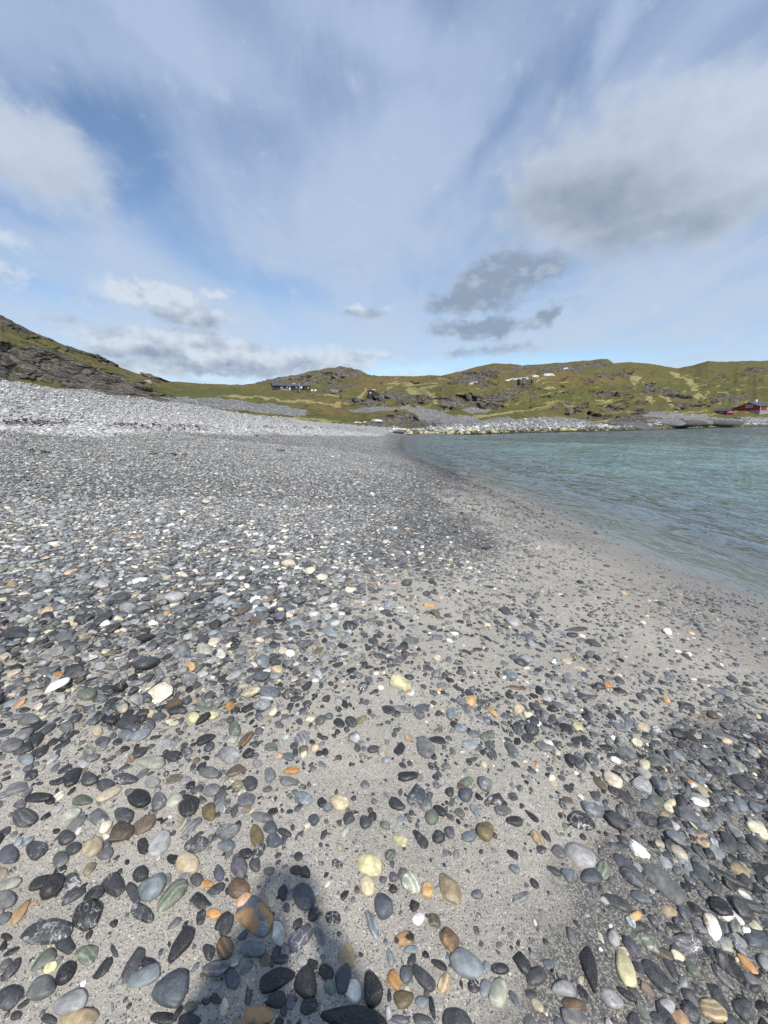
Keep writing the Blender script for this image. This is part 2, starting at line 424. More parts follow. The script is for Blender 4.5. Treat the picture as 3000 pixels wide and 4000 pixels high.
# ------------------------------------------------------------------ water
def water_material():
    m, t, out = new_mat("sea_water")
    P = t.node('ShaderNodeNewGeometry').outputs['Position']
    a = t.sep(t.attr('wz', 'Color'))                # r depth, g kelp and painted hill reflection, b teal
    def rot(v, deg, sc):
        mp = t.node('ShaderNodeMapping'); t.l.new(v, mp.inputs[0])
        mp.inputs['Rotation'].default_value = (0, 0, math.radians(deg)); mp.inputs['Scale'].default_value = sc
        return mp.outputs[0]
    n1 = t.noise(rot(P, 24, (1.0, .38, 1)), 3.4, 3, .55, .6)
    n2 = t.noise(rot(P, -18, (1.0, .45, 1)), 7.5, 3, .6, .4)
    n3 = t.noise(rot(P, 40, (1.0, .5, 1)), 1.5, 3, .5, .3)
    h = t.math('ADD', t.math('ADD', t.math('MULTIPLY', n1, .25), t.math('MULTIPLY', n2, .035)), t.math('MULTIPLY', n3, .40))
    h = t.math('MULTIPLY', h, t.ramp(a[0], 0, .25, .35, 1.0))
    bp = t.node('ShaderNodeBump', inp={'Height': h, 'Strength': 1.0, 'Distance': 1.0})
    patch = t.noise(rot(P, 10, (.6, 1, 1)), .16, 4, .6, .5)
    teal = t.mix(t.ramp(patch, .35, .65), (.070, .105, .088), (.140, .215, .180))
    body = t.mix(a[2], (.135, .145, .125), teal)
    kn = t.noise(P, .10, 4, .6)
    body = t.mix(t.math('MULTIPLY', a[1], t.ramp(kn, .3, .6, .5, 1)), body, (.035, .042, .022))  # olive-black of kelp and mirrored hills, put into the body colour
    dif = t.node('ShaderNodeBsdfDiffuse', inp={'Color': body, 'Normal': bp.outputs[0]})
    tr = t.node('ShaderNodeBsdfTransparent', inp={'Color': (.90, .93, .92, 1)})
    mx = t.node('ShaderNodeMixShader', inp={0: t.ramp(a[0], .16, .85, 0.0, 1.0)})
    t.l.new(tr.outputs[0], mx.inputs[1]); t.l.new(dif.outputs[0], mx.inputs[2])
    fr = t.node('ShaderNodeFresnel', inp={'IOR': 1.33, 'Normal': bp.outputs[0]})
    gl = t.node('ShaderNodeBsdfGlossy', inp={'Color': (.84, .91, .86, 1), 'Roughness': .05, 'Normal': bp.outputs[0]})
    mx2 = t.node('ShaderNodeMixShader', inp={0: t.math('MULTIPLY', fr.outputs[0], t.ramp(a[0], 0, .5, .30, .54))})
    t.l.new(mx.outputs[0], mx2.inputs[1]); t.l.new(gl.outputs[0], mx2.inputs[2])
    t.l.new(mx2.outputs[0], out.inputs[0])
    return m
wa = np.radians(np.concatenate([np.arange(-8, 52, .11), np.arange(52, 150, 1.5)]))
wr = np.concatenate([np.geomspace(3.0, 170, 620), [260, 500, 1200, 4000]])
wx, wy = polar(wa, wr)
ws = shore_sd(wx, wy)
wz_ = np.zeros_like(wx)
e = -ws
swell = .075 * np.exp(-((e - 1.7 - .5 * fbm(wy * .12, wy * 0, 2, 4)) / .24) ** 2) * 1.5 + .03 * np.exp(-((e - 4.2 - 1.2 * fbm(wy * .08, wy * 0 + 3, 2, 4)) / .45) ** 2)
rip = (fbm(wx * 1.9 + wy * .5, wy * .75 - wx * .3, 3, 51) - .5) * .13 + (fbm(wx * 4.5, wy * 2.0, 2, 52) - .5) * .03
wz_ = swell * sstep(80, 40, np.hypot(wx, wy)) + rip * sstep(.2, 2.2, e) + .012 * (fbm(wx * .7, wy * .7, 2, 6) - .5)
dep = 1 - np.exp(-np.clip(e, 0, None) / 5.0)
ny_ = sstep(.35, .98, dep)
farshore = np.where(wy > 30, np.abs(e), 99)
kelp = sstep(44, 10, np.where(wx * .55 + wy > 46, e, 99) + (fbm(wx * .07, wy * .07, 3, 19) - .5) * 26)  # kelp beds and the hills' dark reflection, painted as one far-shore mask
teal = sstep(3, 8, e) * (1 - kelp)
me = mesh_np('sea', np.stack([wx, wy, wz_], -1).reshape(-1, 3), grid_faces(len(wr), len(wa))[:, ::-1], True, 4)
col_attr(me, 'wz', np.stack([dep, kelp, teal], -1).reshape(-1, 3))
me.materials.append(water_material())
tag(link(bpy.data.objects.new('sea', me)), kind='structure')

# ------------------------------------------------------------------ hills and far shore
def zpy(Y, py):
    return CZ - Y * (SP * F + (py - 2000) * CP) / (CP * F - (py - 2000) * SP)
C0 = [(-2500,20,2.8),(0,24,2.8),(300,30,2.6),(500,34,2.3),(700,40,2.0),(900,44,1.3),(1100,48,1.0),(1300,52,.8),(1500,54,.3),(1600,52,-.1),(1700,51,-.4),
      (2000,60,-.4),(2400,72.5,-.4),(2700,94,-.4),(3000,117,-.4),(3400,142,-.4),(5500,300,-.4)]
CS = [
 [(-2500,1400,22),(-600,1455,25),(0,1492,30),(300,1537,38),(500,1557,44),(700,1582,52),(900,1610,55),(1100,1640,55),(1250,1655,56),(1400,1668,57),(1500,1672,58),(1560,1665,60),(1650,1655,62),(1750,1655,64),
  (1900,1652,68),(2000,1645,72),(2106,1636,80),(2250,1645,84),(2350,1655,86),(2450,1645,90),(2600,1614,106),(2764,1619,125),(2870,1630,132),(3000,1625,142),(3400,1620,170),(5500,1600,330)],
 [(-2500,1300,26),(-600,1430,29),(0,1472,33),(300,1522,42),(500,1547,50),(640,1562,57),(700,1560,62),(900,1562,75),(1130,1580,85),(1300,1612,90),(1400,1632,84),(1450,1620,78),(1560,1612,76),(1650,1618,76),(1720,1640,78),(1900,1640,90),(2100,1628,95),(2300,1628,105),(2500,1604,120),(2700,1592,140),(2820,1622,138),(2870,1618,142),(2930,1606,150),(3000,1608,152),(3400,1600,190),(5500,1580,350)],
 [(-2500,800,40),(-600,1120,38),(0,1330,40),(150,1365,46),(300,1410,52),(500,1475,62),(600,1510,68),(700,1540,78),(900,1545,100),(1130,1550,130),(1300,1562,130),(1450,1568,118),(1600,1590,100),(1700,1600,105),(1800,1592,110),(1900,1599,115),(2100,1590,125),(2300,1590,140),(2500,1575,150),(2700,1560,170),(2930,1592,168),(3000,1588,172),(3400,1560,210),(5500,1500,400)],
 [(-2500,600,55),(-600,1040,50),(0,1290,50),(150,1335,58),(300,1385,66),(500,1460,80),(600,1480,92),(700,1505,120),(900,1520,195),(1000,1524,203),(1200,1524,203),(1270,1505,215),(1334,1482,230),(1450,1490,222),(1600,1512,190),(1660,1545,130),(1720,1540,116),(1800,1536,122),(1900,1538,128),(2000,1545,135),(2100,1520,165),(2300,1500,190),(2500,1490,220),(2700,1500,240),(3000,1490,230),(3400,1470,270),(5500,1400,500)],
 [(-2500,300,75),(-1500,600,66),(-600,960,60),(-300,1120,60),(0,1238,62),(60,1262,64),(122,1295,68),(203,1327,74),(289,1365,80),(384,1385,88),(425,1412,94),(470,1435,100),(547,1462,112),(588,1467,120),(640,1489,132),(750,1496,170),(850,1500,210),(950,1504,240),
  (1027,1491,250),(1086,1473,255),(1167,1466,258),(1203,1450,260),(1293,1439,262),(1334,1431,262),(1357,1438,262),(1402,1445,262),(1429,1459,262),(1452,1468,270),(1637,1470,320),(1673,1465,320),(1722,1468,300),
  (1790,1452,270),(1853,1435,262),(1925,1419,260),(1997,1421,262),(2039,1427,268),(2127,1421,275),(2233,1414,280),(2300,1407,282),(2346,1402,284),(2376,1404,288),(2397,1418,300),(2465,1414,330),(2536,1420,380),
  (2595,1430,400),(2650,1439,420),(2722,1422,380),(2764,1411,360),(2806,1413,350),(2933,1410,340),(3000,1408,340),(3400,1380,360),(5500,1300,600)]]
gx = np.concatenate([np.arange(-2500, -150, 40), np.arange(-150, 3150, 3.2), np.arange(3160, 5500, 40)])
rows = []
c0 = np.array(C0, float)
Y0 = np.interp(gx, c0[:, 0], c0[:, 1]); Z0 = np.interp(gx, c0[:, 0], c0[:, 2])
lines = [(Y0, Z0)]
for c in CS:
    c = np.array(c, float)
    wob = (fbm(gx * .02, gx * 0 + len(lines), 3, 70) - .5)
    py = np.interp(gx, c[:, 0], c[:, 1]); Y = np.interp(gx, c[:, 0], c[:, 2])
    if len(lines) < 5: py = py + wob * 7 * (1 if len(lines) > 1 else .4); Y = Y * (1 + .05 * wob)
    else: py = py + (fbm(gx * .03, gx * 0, 4, 71) - .5) * 4.5
    lines.append((Y, zpy(Y, py)))
NS = [26, 30, 62, 50, 60]
YG = []; ZG = []; TG = []
for k in range(5):
    for s_ in range(NS[k]):
        t_ = s_ / NS[k]
        YG.append(lines[k][0] * (1 - t_) + lines[k + 1][0] * t_); 
        tz = t_ if k != 4 else t_ ** .85
        ZG.append(lines[k][1] * (1 - tz) + lines[k + 1][1] * tz); TG.append(np.full(len(gx), k + t_))
for q, (dy, dz) in enumerate([(0, 0), (6, -.4), (20, -2), (60, -9), (200, -40), (900, -60)]):
    YG.append(lines[5][0] + dy); ZG.append(lines[5][1] + dz); TG.append(np.full(len(gx), 5 + q * .1))
YG = np.array(YG); ZG = np.array(ZG); TG = np.array(TG)
# soften the joins between contour bands
for _ in range(3):
    ZG[1:-6] = (ZG[:-7] + 2 * ZG[1:-6] + ZG[2:-5]) / 4; YG[1:-6] = (YG[:-7] + 2 * YG[1:-6] + YG[2:-5]) / 4
GXm = np.broadcast_to(gx, YG.shape)
# forward distance along the bearing: Y = world y ; x follows the bearing
def place(Y, Z):
    f = Y * CP - (Z - CZ) * SP
    return (GXm - 1500) / F * f, Y, Z
HX, HY, HZ = place(YG, ZG)
_, PYm, _ = proj(HX, HY, HZ)
def spots(lst, wx_=26, wy_=9, seed=0):
    m = np.zeros(PYm.shape)
    qx = GXm + (fbm(GXm * .03, PYm * .08, 4, 80 + seed) - .5) * wx_ * 3
    qy = PYm + (fbm(GXm * .03, PYm * .08, 4, 90 + seed) - .5) * wy_ * 3
    for (x, y, rx, ry, r) in lst:
        c, s = math.cos(math.radians(r)), math.sin(math.radians(r))
        dx, dy = qx - x, qy - y
        d = np.hypot((dx * c + dy * s) / rx, (-dx * s + dy * c) / ry)
        m = np.maximum(m, sstep(1.15, .75, d))
    return m
rock = spots([(20,1430,150,80,20),(150,1420,120,80,25),(280,1460,110,62,25),(400,1500,90,52,25),(480,1520,70,48,20),(560,1530,60,30,20),(640,1555,55,16,5),(300,1372,60,10,18),(420,1412,60,10,25),
    (30,1262,60,18,25),(130,1305,60,10,25),(600,1475,45,6,20),(1340,1458,100,24,0),(1220,1475,110,9,-3),(1100,1485,60,8,-8),(1250,1492,90,7,-3),(1320,1512,80,9,-8),(1030,1495,40,5,-8),
    (1480,1560,110,18,-10),(1590,1560,60,22,-12),(1380,1566,60,8,-4),(1650,1562,30,18,10),(1600,1640,130,26,2),(1480,1655,70,14,-8),(1700,1655,50,20,0),(1850,1566,140,30,4),(1960,1552,90,22,-14),(1760,1578,60,26,0),
    (1830,1480,90,20,-8),(1900,1455,90,12,-10),(2060,1440,60,12,-4),(1900,1500,50,14,-6),(2330,1425,70,16,0),(2200,1440,90,18,0),(2040,1500,50,10,-10),
    (2360,1460,40,8,0),(2440,1460,40,10,10),(2560,1520,60,14,15),(2620,1540,70,16,12),(2510,1535,40,12,0),(2890,1555,60,12,-15),(2850,1550,40,10,0),(2800,1560,40,8,0),(2960,1445,60,8,0),(2900,1460,50,8,-5),
    (2360,1545,60,10,0),(2440,1545,40,8,0),(2400,1600,60,12,0),(2330,1625,50,14,0),(2470,1635,110,14,-3),(2600,1650,180,16,0),(2780,1655,150,14,2),(2950,1655,90,12,0),(2700,1588,60,7,0),(2500,1612,50,10,0),
    (2100,1560,50,6,-20),(2180,1545,50,5,-20),(2200,1585,50,6,-20),(2250,1605,60,14,-20)], 26, 9, 0)
rng2 = np.random.default_rng(5)
rock2 = spots([(rng2.uniform(1150, 3050), rng2.uniform(1440, 1600), rng2.uniform(10, 34), rng2.uniform(2.5, 6), rng2.uniform(-20, 8)) for _ in range(150)], 12, 5, 1)
rock = np.maximum(rock, rock2 * .72)
grav = spots([(760,1572,120,14,3),(900,1582,160,20,4),(1050,1598,150,22,6),(1150,1603,50,10,0),(1420,1603,60,9,0),(1520,1596,110,8,0),(1640,1604,70,12,12),(1700,1625,90,22,14),(1800,1648,120,24,6),
    (1860,1605,60,12,0),(2000,1655,160,22,0),(2150,1650,160,22,0),(2300,1665,120,14,0),(2200,1665,250,14,0),(1900,1670,250,18,0),(2600,1622,90,14,0),(2720,1628,120,10,5),(2900,1640,100,9,0),(2980,1640,80,10,0),(1500,1672,90,10,0),(700,1562,70,10,2)], 16, 6, 2)
straw = spots([(1150,1568,90,5,4),(1250,1572,100,6,6),(1340,1574,60,5,0),(1040,1556,50,5,4),(1300,1545,130,2.2,4),(1410,1540,40,9,-50),(1640,1530,60,16,10),(1680,1510,50,6,-10),(1640,1500,80,5,-8),(1700,1560,30,14,60),
    (1560,1500,60,4,0),(1900,1625,90,4,-4),(1700,1622,80,4,4),(2000,1612,90,4,-8),(2080,1600,70,3,-12),(2140,1585,60,3,-20),(2360,1562,40,5,0),(2370,1590,40,6,0),(2380,1640,100,6,-4),(2440,1632,50,5,0),
    (2480,1480,26,24,50),(2600,1560,40,8,40),(2650,1470,60,7,20),(2700,1500,40,8,30),(2720,1535,26,14,50),(2780,1560,60,7,20),(2560,1610,200,3,0),(2740,1618,120,3,0),(2660,1580,20,8,0),(700,1590,60,3,5),(1240,1640,110,5,6),(1120,1632,60,4,6),
    (930,1550,90,4,3),(2960,1612,60,3,0),(2540,1562,30,9,40)] + [(rng2.uniform(1500, 3050), rng2.uniform(1470, 1610), rng2.uniform(12, 40), rng2.uniform(1.2, 3), rng2.uniform(-22, 4)) for _ in range(120)], 14, 6, 3)
green = spots([(500,1520,60,10,20),(700,1535,160,14,3),(850,1530,150,14,2),(980,1545,160,14,3),(220,1340,140,7,20),(350,1390,70,8,15),(470,1470,60,9,25),(420,1555,50,10,20),(1750,1530,60,20,0),(1800,1600,90,14,0),(1560,1540,80,14,0),(2000,1600,160,12,-12),(2700,1520,200,20,0),(2900,1535,150,20,0),(1300,1630,140,10,6),(2300,1540,200,30,-5)], 30, 10, 4)
heath = spots([(560,1478,90,9,18),(640,1500,60,7,15),(900,1503,120,6,0),(1300,1600,150,18,3),(1500,1490,120,12,0),(1660,1480,130,12,0),(1400,1515,120,14,0),(1850,1450,120,12,-6),(2100,1450,180,14,0),(2250,1480,200,20,0),(1200,1560,160,8,2),(1000,1515,160,5,2)], 30, 10, 5)
rock = np.clip(rock - .75 * grav * (PYm < 1640), 0, 1)
rock = rock * (TG < 5.4)
shoreband = sstep(1.3, 1.0, TG) * (GXm > 1560)
amp = np.clip(HY, 20, 300)
lo = (fbm(HX * .06, HY * .06, 4, 61) - .5); mid = (fbm(HX * .35, HY * .35 + HZ * .5, 4, 62) - .5)
edge = sstep(0.05, .9, TG) * sstep(5.45, 5.0, TG)
HZ2 = HZ + lo * amp * .008 * edge * sstep(5.1, 4.4, TG) + mid * .9 * edge * (.35 + rock) * np.clip(amp / 120, .25, 1.4)
# blocky ledges where rock shows
sc_ = np.clip(HY / 60, .55, 2.4)
def hashn(a, b, s=0):
    return _P[(a.astype(int) * 7 + s * 13) & 511, (b.astype(int) * 11 + s * 29) & 511]
wob1 = fbm(HX * .3 / sc_, HZ * .5 / sc_, 3, 64) * 2.2
tilt = HX * .10
la = np.floor((HZ + tilt) / (.55 * sc_) + wob1); lb = np.floor(HX / (2.2 * sc_) + hashn(la, la, 1) * 5 + fbm(HX * .2, HZ * .4, 2, 65) * 2)
l2a = np.floor((HZ + tilt) / (1.9 * sc_) + wob1 * .6); l2b = np.floor(HX / (4.5 * sc_) + hashn(l2a, l2a, 2) * 5 + wob1 * .5)
blk = (hashn(la, lb, 3) - .5) * 1.0 * sc_ + (hashn(l2a, l2b, 4) - .5) * 2.3 * sc_
gul = np.abs(fbm(HX * .09, HZ * .05 + HY * .02, 4, 66) - .5) * 2
big = (sstep(0, .22, gul) - .7) * 3.6 * np.clip(sc_, .5, 1.3) + (fbm(HX * .10, HZ * .13, 3, 67) - .5) * 5 * np.clip(sc_, .5, 1)
steep = sstep(1.0, 1.6, TG) * sstep(4.9, 4.2, TG)
push = (blk * (.35 + .65 * steep) + big * steep * .8) * rock * edge
HY2 = HY - push * np.where(steep > 0, 1, .3) * .8
HX2 = HX - push * .25
HZ2 = HZ2 + blk * .22 * rock * edge
PYv = proj(HX2, HY2, HZ2)[1]
me = mesh_np('hills', np.stack([HX2, HY2, HZ2], -1).reshape(-1, 3), grid_faces(*HX.shape), True, 4)
col_attr(me, 'za', np.stack([rock, grav, straw, shoreband], -1).reshape(-1, 4))
col_attr(me, 'zb', np.stack([green, heath, np.clip(push / 3 + .5, 0, 1)], -1).reshape(-1, 3))
def hill_material():
    m, t, out = new_mat("tundra_and_rock")
    G = t.node('ShaderNodeNewGeometry'); P = G.outputs['Position']
    za = t.sep(t.attr('za', 'Color')); sb = t.attr('za', 'Alpha'); zb = t.sep(t.attr('zb', 'Color'))
    Ps = t.scale(P, (1, .55, 1.6))
    n1 = t.noise(Ps, .10, 6, .65); n2 = t.noise(Ps, .55, 6, .7); n3 = t.noise(Ps, 2.2, 5, .7); n4 = t.noise(t.scale(P, (.35, .35, 2.2)), 1.1, 6, .7, .6)
    veg = t.mix(t.ramp(n1, .35, .65), (.104, .090, .027), (.138, .116, .038))
    veg = t.mix(t.math('MULTIPLY', zb[0], .75), veg, (.092, .095, .021))
    veg = t.mix(t.math('MULTIPLY', zb[1], t.ramp(n2, .25, .6, .4, .95)), veg, (.170, .112, .043))
    veg = t.mix(t.math('MULTIPLY', t.ramp(n2, .44, .64), .8), veg, (.040, .044, .013))
    veg = t.mix(t.math('MULTIPLY', t.ramp(n3, .52, .72), .45), veg, (.17, .155, .05))
    veg = t.mix(t.math('MULTIPLY', t.ramp(n3, .52, .30), .55), veg, (.03, .034, .010))
    sm = t.math('ADD', za[2], t.math('MULTIPLY', t.math('SUBTRACT', t.math('MULTIPLY', t.math('ADD', n2, n3), .5), .5), 3.0))
    veg = t.mix(t.math('MULTIPLY', t.ramp(sm, .62, 1.15), .8), veg, t.mix(t.ramp(n3, .3, .7), (.24, .20, .075), (.40, .35, .16)))
    rk = t.mix(t.ramp(n3, .3, .72), (.062, .053, .043), (.30, .268, .222))
    rk = t.mix(t.math('MULTIPLY', t.ramp(n4, .50, .40), .85), rk, (.020, .018, .016))
    ck = t.noise(t.scale(P, (1.6, 1.6, .35)), .9, 5, .65, .8)
    rk = t.mix(t.math('MULTIPLY', t.ramp(t.math('ABSOLUTE', t.math('SUBTRACT', ck, .5)), .035, .008), .85), rk, (.018, .016, .014))
    rk = t.mix(t.math('MULTIPLY', t.ramp(n1, .5, .7), .45), rk, (.26, .25, .235))
    rk = t.mix(t.math('MULTIPLY', t.ramp(t.noise(t.scale(P, (1, 1, .7)), .22, 5, .7), .52, .66), .5), rk, (.050, .044, .036))  # broad patches of dark rock, also painted in place of larger cliff shadows
    rk = t.mix(t.math('MULTIPLY', t.ramp(n2, .52, .66), .65), rk, (.13, .105, .05))
    nz = t.sep(G.outputs['Normal'])[2]
    rf = t.math('ADD', za[0], t.math('MULTIPLY', t.math('SUBTRACT', n2, .5), 1.3))
    rf = t.math('SUBTRACT', rf, t.math('MULTIPLY', t.ramp(nz, .55, .9), t.ramp(n1, .4, .6, .1, .5)))
    rf = t.ramp(rf, .36, .52)
    c = t.mix(rf, veg, rk)
    vc = t.sep(t.voro(P, 2.6, out='Color')); ve = t.voro(P, 2.6, 'DISTANCE_TO_EDGE')
    gc = t.mix(vc[0], (.13, .13, .13), (.44, .435, .42)); gc = t.mix(t.ramp(ve, 0, .2), (.04, .04, .04), gc); gc = t.mix(t.math('MULTIPLY', t.ramp(n2, .48, .62), .55), gc, (.13, .125, .11))
    gf = t.ramp(t.math('ADD', za[1], t.math('MULTIPLY', t.math('SUBTRACT', n2, .5), .8)), .4, .6)
    c = t.mix(gf, c, gc)
    # shore belt of the bay: tide-wet and weed-grown low down
    z = t.sep(P)[2]
    zz_ = t.math('ADD', z, t.math('MULTIPLY', t.math('SUBTRACT', n3, .5), .35))
    weed = t.mix(t.ramp(n3, .45, .6), (.035, .032, .018), (.30, .27, .12))
    c = t.mix(t.math('MULTIPLY', sb, t.ramp(zz_, .42, .30)), c, weed)
    c = t.mix(t.math('MULTIPLY', sb, t.ramp(zz_, .16, .06)), c, (.02, .02, .015))
    b = t.node('ShaderNodeBsdfPrincipled', inp={'Base Color': c, 'Roughness': .92, 'Specular IOR Level': .2})
    h = t.math('ADD', t.math('MULTIPLY', n3, t.ramp(rf, 0, 1, .22, .5)), t.math('MULTIPLY', n4, t.ramp(rf, 0, 1, .05, .7)))
    bp = t.node('ShaderNodeBump', inp={'Height': h, 'Strength': .9, 'Distance': 1.0}); t.l.new(bp.outputs[0], b.inputs['Normal'])
    t.l.new(b.outputs[0], out.inputs[0])
    return m
me.materials.append(hill_material())
tag(link(bpy.data.objects.new('hills', me)), kind='structure')
def hit_hill(px, py):
    """front-most hill point on this bearing of the photo"""
    i = int(np.argmin(np.abs(gx - px)))
    colp = PYv[:, i]
    js = np.nonzero((colp <= py) & (TG[:, i] > .25))[0]
    j = int(js[0]) if len(js) else int(np.argmin(colp))
    return np.array([HX2[j, i], HY2[j, i], HZ2[j, i]])
# plain ground running on behind the ridge and behind the photographer
gxs = np.linspace(-3000, 3000, 41)
GX_, GY_ = np.meshgrid(gxs, gxs)
me = mesh_np('seabed', np.stack([GX_, GY_, np.full(GX_.shape, -7.0)], -1).reshape(-1, 3), grid_faces(41, 41), True, 4)
me.materials.append(simple_mat('sea_floor', (.12, .13, .10), .95, nscale=.05))
tag(link(bpy.data.objects.new('seabed', me)), kind='structure')

# ------------------------------------------------------------------ stones
def ico(level):
    bm = bmesh.new(); bmesh.ops.create_icosphere(bm, subdivisions=level, radius=1.0)
    V = np.array([v.co[:] for v in bm.verts]); Fc = np.array([[v.index for v in f.verts] for f in bm.faces])
    bm.free(); return V / np.linalg.norm(V, axis=1)[:, None], Fc
ICO = {l: ico(l) for l in (1, 2, 3, 4, 5)}
NPROTO = 48
def proto_params(i):
    r = np.random.default_rng(1000 + i)
    ang = i % 3 == 2                                   # every fourth shape is broken and angular
    return dict(e=r.uniform(.78, 1.0) if not ang else r.uniform(.48, .72), taper=r.uniform(-.28, .28), bend=r.uniform(-.22, .22) * (r.random() < .5),
                amps=r.normal(0, .045 if not ang else .035, (7, 1)), fr=r.normal(0, 1.7, (7, 3)), ph=r.uniform(0, 6.28, 7),
                planes=[(v / np.linalg.norm(v), d) for v, d in zip(r.normal(0, 1, (10 if ang else 3, 3)) * (1, 1, .7), r.uniform(.66, .86, 10) if ang else r.uniform(.80, .95, 3))],
                soft=.9 if ang else .6, fine=r.normal(0, .010, (6, 1)), ffr=r.normal(0, 6, (6, 3)), fph=r.uniform(0, 6.28, 6))
PP = [proto_params(i) for i in range(NPROTO)]
def proto(i, level):
    D_, Fc = ICO[level]; p = PP[i]
    V = np.sign(D_) * np.abs(D_) ** p['e']
    V = V / np.maximum(np.linalg.norm(V * (1, 1, 1), axis=1)[:, None], 1e-6) ** .75
    n = (p['amps'].T * np.sin(D_ @ p['fr'].T + p['ph'])).sum(1)
    if level >= 4: n = n + (p['fine'].T * np.sin(D_ @ p['ffr'].T + p['fph'])).sum(1)
    V = V * (1 + n)[:, None]
    for nn, d in p['planes']:
        s = V @ nn - d
        V = V - np.where(s > 0, s * p['soft'], 0)[:, None] * nn
    V[:, 1] *= 1 + p['taper'] * V[:, 0]; V[:, 2] *= 1 + .5 * p['taper'] * V[:, 0]
    V[:, 1] += p['bend'] * (V[:, 0] ** 2 - .4)
    V -= (V.max(0) + V.min(0)) / 2
    V /= np.abs(V).max(0)
    return V
PCACHE = {}
def getproto(i, level):
    if (i, level) not in PCACHE: PCACHE[(i, level)] = proto(i, level)
    return PCACHE[(i, level)]
def rotmats(yaw, t1, t2):
    c, s = np.cos(yaw), np.sin(yaw); z = np.zeros_like(c); o = np.ones_like(c)
    Rz = np.stack([np.stack([c, -s, z], -1), np.stack([s, c, z], -1), np.stack([z, z, o], -1)], -2)
    c, s = np.cos(t1), np.sin(t1)
    Rx = np.stack([np.stack([o, z, z], -1), np.stack([z, c, -s], -1), np.stack([z, s, c], -1)], -2)
    c, s = np.cos(t2), np.sin(t2)
    Ry = np.stack([np.stack([c, z, s], -1), np.stack([z, o, z], -1), np.stack([-s, z, c], -1)], -2)
    return Rz @ Rx @ Ry
def stone_mesh(name, pos, half, yaw, tx, ty, pr, colr, prm, lvl):
    """pos (n,3), half (n,3) half sizes, pr prototype index, colr (n,3), prm (n,4) vein, stripe, wet, accent; lvl (n,) level of detail"""
    Vs, Fs, Cs, Ps, Ls = [], [], [], [], []; off = 0
    R = rotmats(yaw, tx, ty)
    for l in np.unique(lvl):
        Fb = ICO[int(l)][1]
        for i in np.unique(pr[lvl == l]):
            k = np.nonzero((lvl == l) & (pr == i))[0]
            P0 = getproto(int(i), int(l))
            L = P0[None] * half[k][:, None, :]
            V = np.einsum('nij,nvj->nvi', R[k], L) + pos[k][:, None, :]
            nv = P0.shape[0]
            Vs.append(V.reshape(-1, 3)); Ls.append((L + (pos[k] * 7.31 % 50)[:, None, :]).reshape(-1, 3))
            Fs.append((Fb[None] + (off + np.arange(len(k)) * nv)[:, None, None]).reshape(-1, 3))
            Cs.append(np.repeat(colr[k], nv, 0)); Ps.append(np.repeat(prm[k], nv, 0)); off += nv * len(k)
    me = mesh_np(name, np.concatenate(Vs), np.concatenate(Fs), True, 3)
    col_attr(me, 'scol', np.concatenate(Cs)); col_attr(me, 'sprm', np.concatenate(Ps)); vec_attr(me, 'sloc', np.concatenate(Ls))
    return me
def stone_material():
    m, t, out = new_mat("beach_stone")
    P = t.attr('sloc', 'Vector'); base = t.attr('scol', 'Color'); pr = t.sep(t.attr('sprm', 'Color')); acc = t.attr('sprm', 'Alpha')
    n1 = t.noise(P, 9, 5, .6); n2 = t.noise(P, 45, 5, .65); n3 = t.noise(P, 300, 2, .7); wv = t.noise(P, 11, 3, .5, 1.4)
    c = t.mix(1.0, base, t.mix(t.ramp(n1, .3, .7), (.72, .72, .74), (1.35, 1.33, 1.30)), 'MULTIPLY')
    c = t.mix(1.0, c, t.mix(t.ramp(n2, .35, .68), (.78, .78, .80), (1.25, 1.25, 1.24)), 'MULTIPLY')
    # pale dust and salt caught in the pits of the dark stones
    c = t.mix(t.math('MULTIPLY', t.ramp(n3, .56, .70), .4), c, (.32, .32, .31))
    # quartz veins
    v1 = t.math('ABSOLUTE', t.math('SUBTRACT', wv, .5)); v2 = t.math('ABSOLUTE', t.math('SUBTRACT', t.noise(t.scale(P, (1, 2.4, 1.5)), 17, 2, .5, .8), .52))
    vm = t.math('MAXIMUM', t.ramp(v1, .022, .004), t.math('MULTIPLY', t.ramp(v2, .016, .003), .8))
    vm = t.math('MULTIPLY', t.math('MULTIPLY', vm, pr[0]), t.ramp(n1, .42, .58, .05, .75))
    c = t.mix(vm, c, (.48, .48, .46))
    # layered stripes
    sx = t.sep(P)
    sw = t.math('SINE', t.math('ADD', t.math('MULTIPLY', t.math('ADD', sx[1], t.math('MULTIPLY', sx[2], .6)), 330), t.math('MULTIPLY', n1, 16)))
    c = t.mix(t.math('MULTIPLY', t.ramp(sw, .1, .8), t.math('MULTIPLY', pr[1], .55)), c, t.mix(1.0, c, (2.3, 2.3, 2.2), 'MULTIPLY'))
    # rust and ochre patches
    am = t.ramp(t.math('ADD', t.noise(P, 10, 4, .6), t.math('MULTIPLY', acc, .12)), .60, .68)
    c = t.mix(t.math('MULTIPLY', am, t.math('MINIMUM', t.math('MULTIPLY', acc, 2.5), 1.0)), c, t.mix(n2, (.24, .12, .045), (.52, .33, .16)))
    c = t.mix(pr[2], c, t.mix(1.0, c, (.55, .55, .55), 'MULTIPLY'))
    rg = t.math('SUBTRACT', t.ramp(n2, .3, .7, .42, .62), t.math('MULTIPLY', pr[2], .26))
    b = t.node('ShaderNodeBsdfPrincipled', inp={'Base Color': c, 'Roughness': rg, 'Specular IOR Level': .5})
    h = t.math('ADD', t.math('MULTIPLY', n1, .0035), t.math('ADD', t.math('MULTIPLY', n2, .0022), t.math('MULTIPLY', n3, .00035)))
    bp = t.node('ShaderNodeBump', inp={'Height': h, 'Strength': .9, 'Distance': 1.0}); t.l.new(bp.outputs[0], b.inputs['Normal'])
    t.l.new(b.outputs[0], out.inputs[0])
    return m
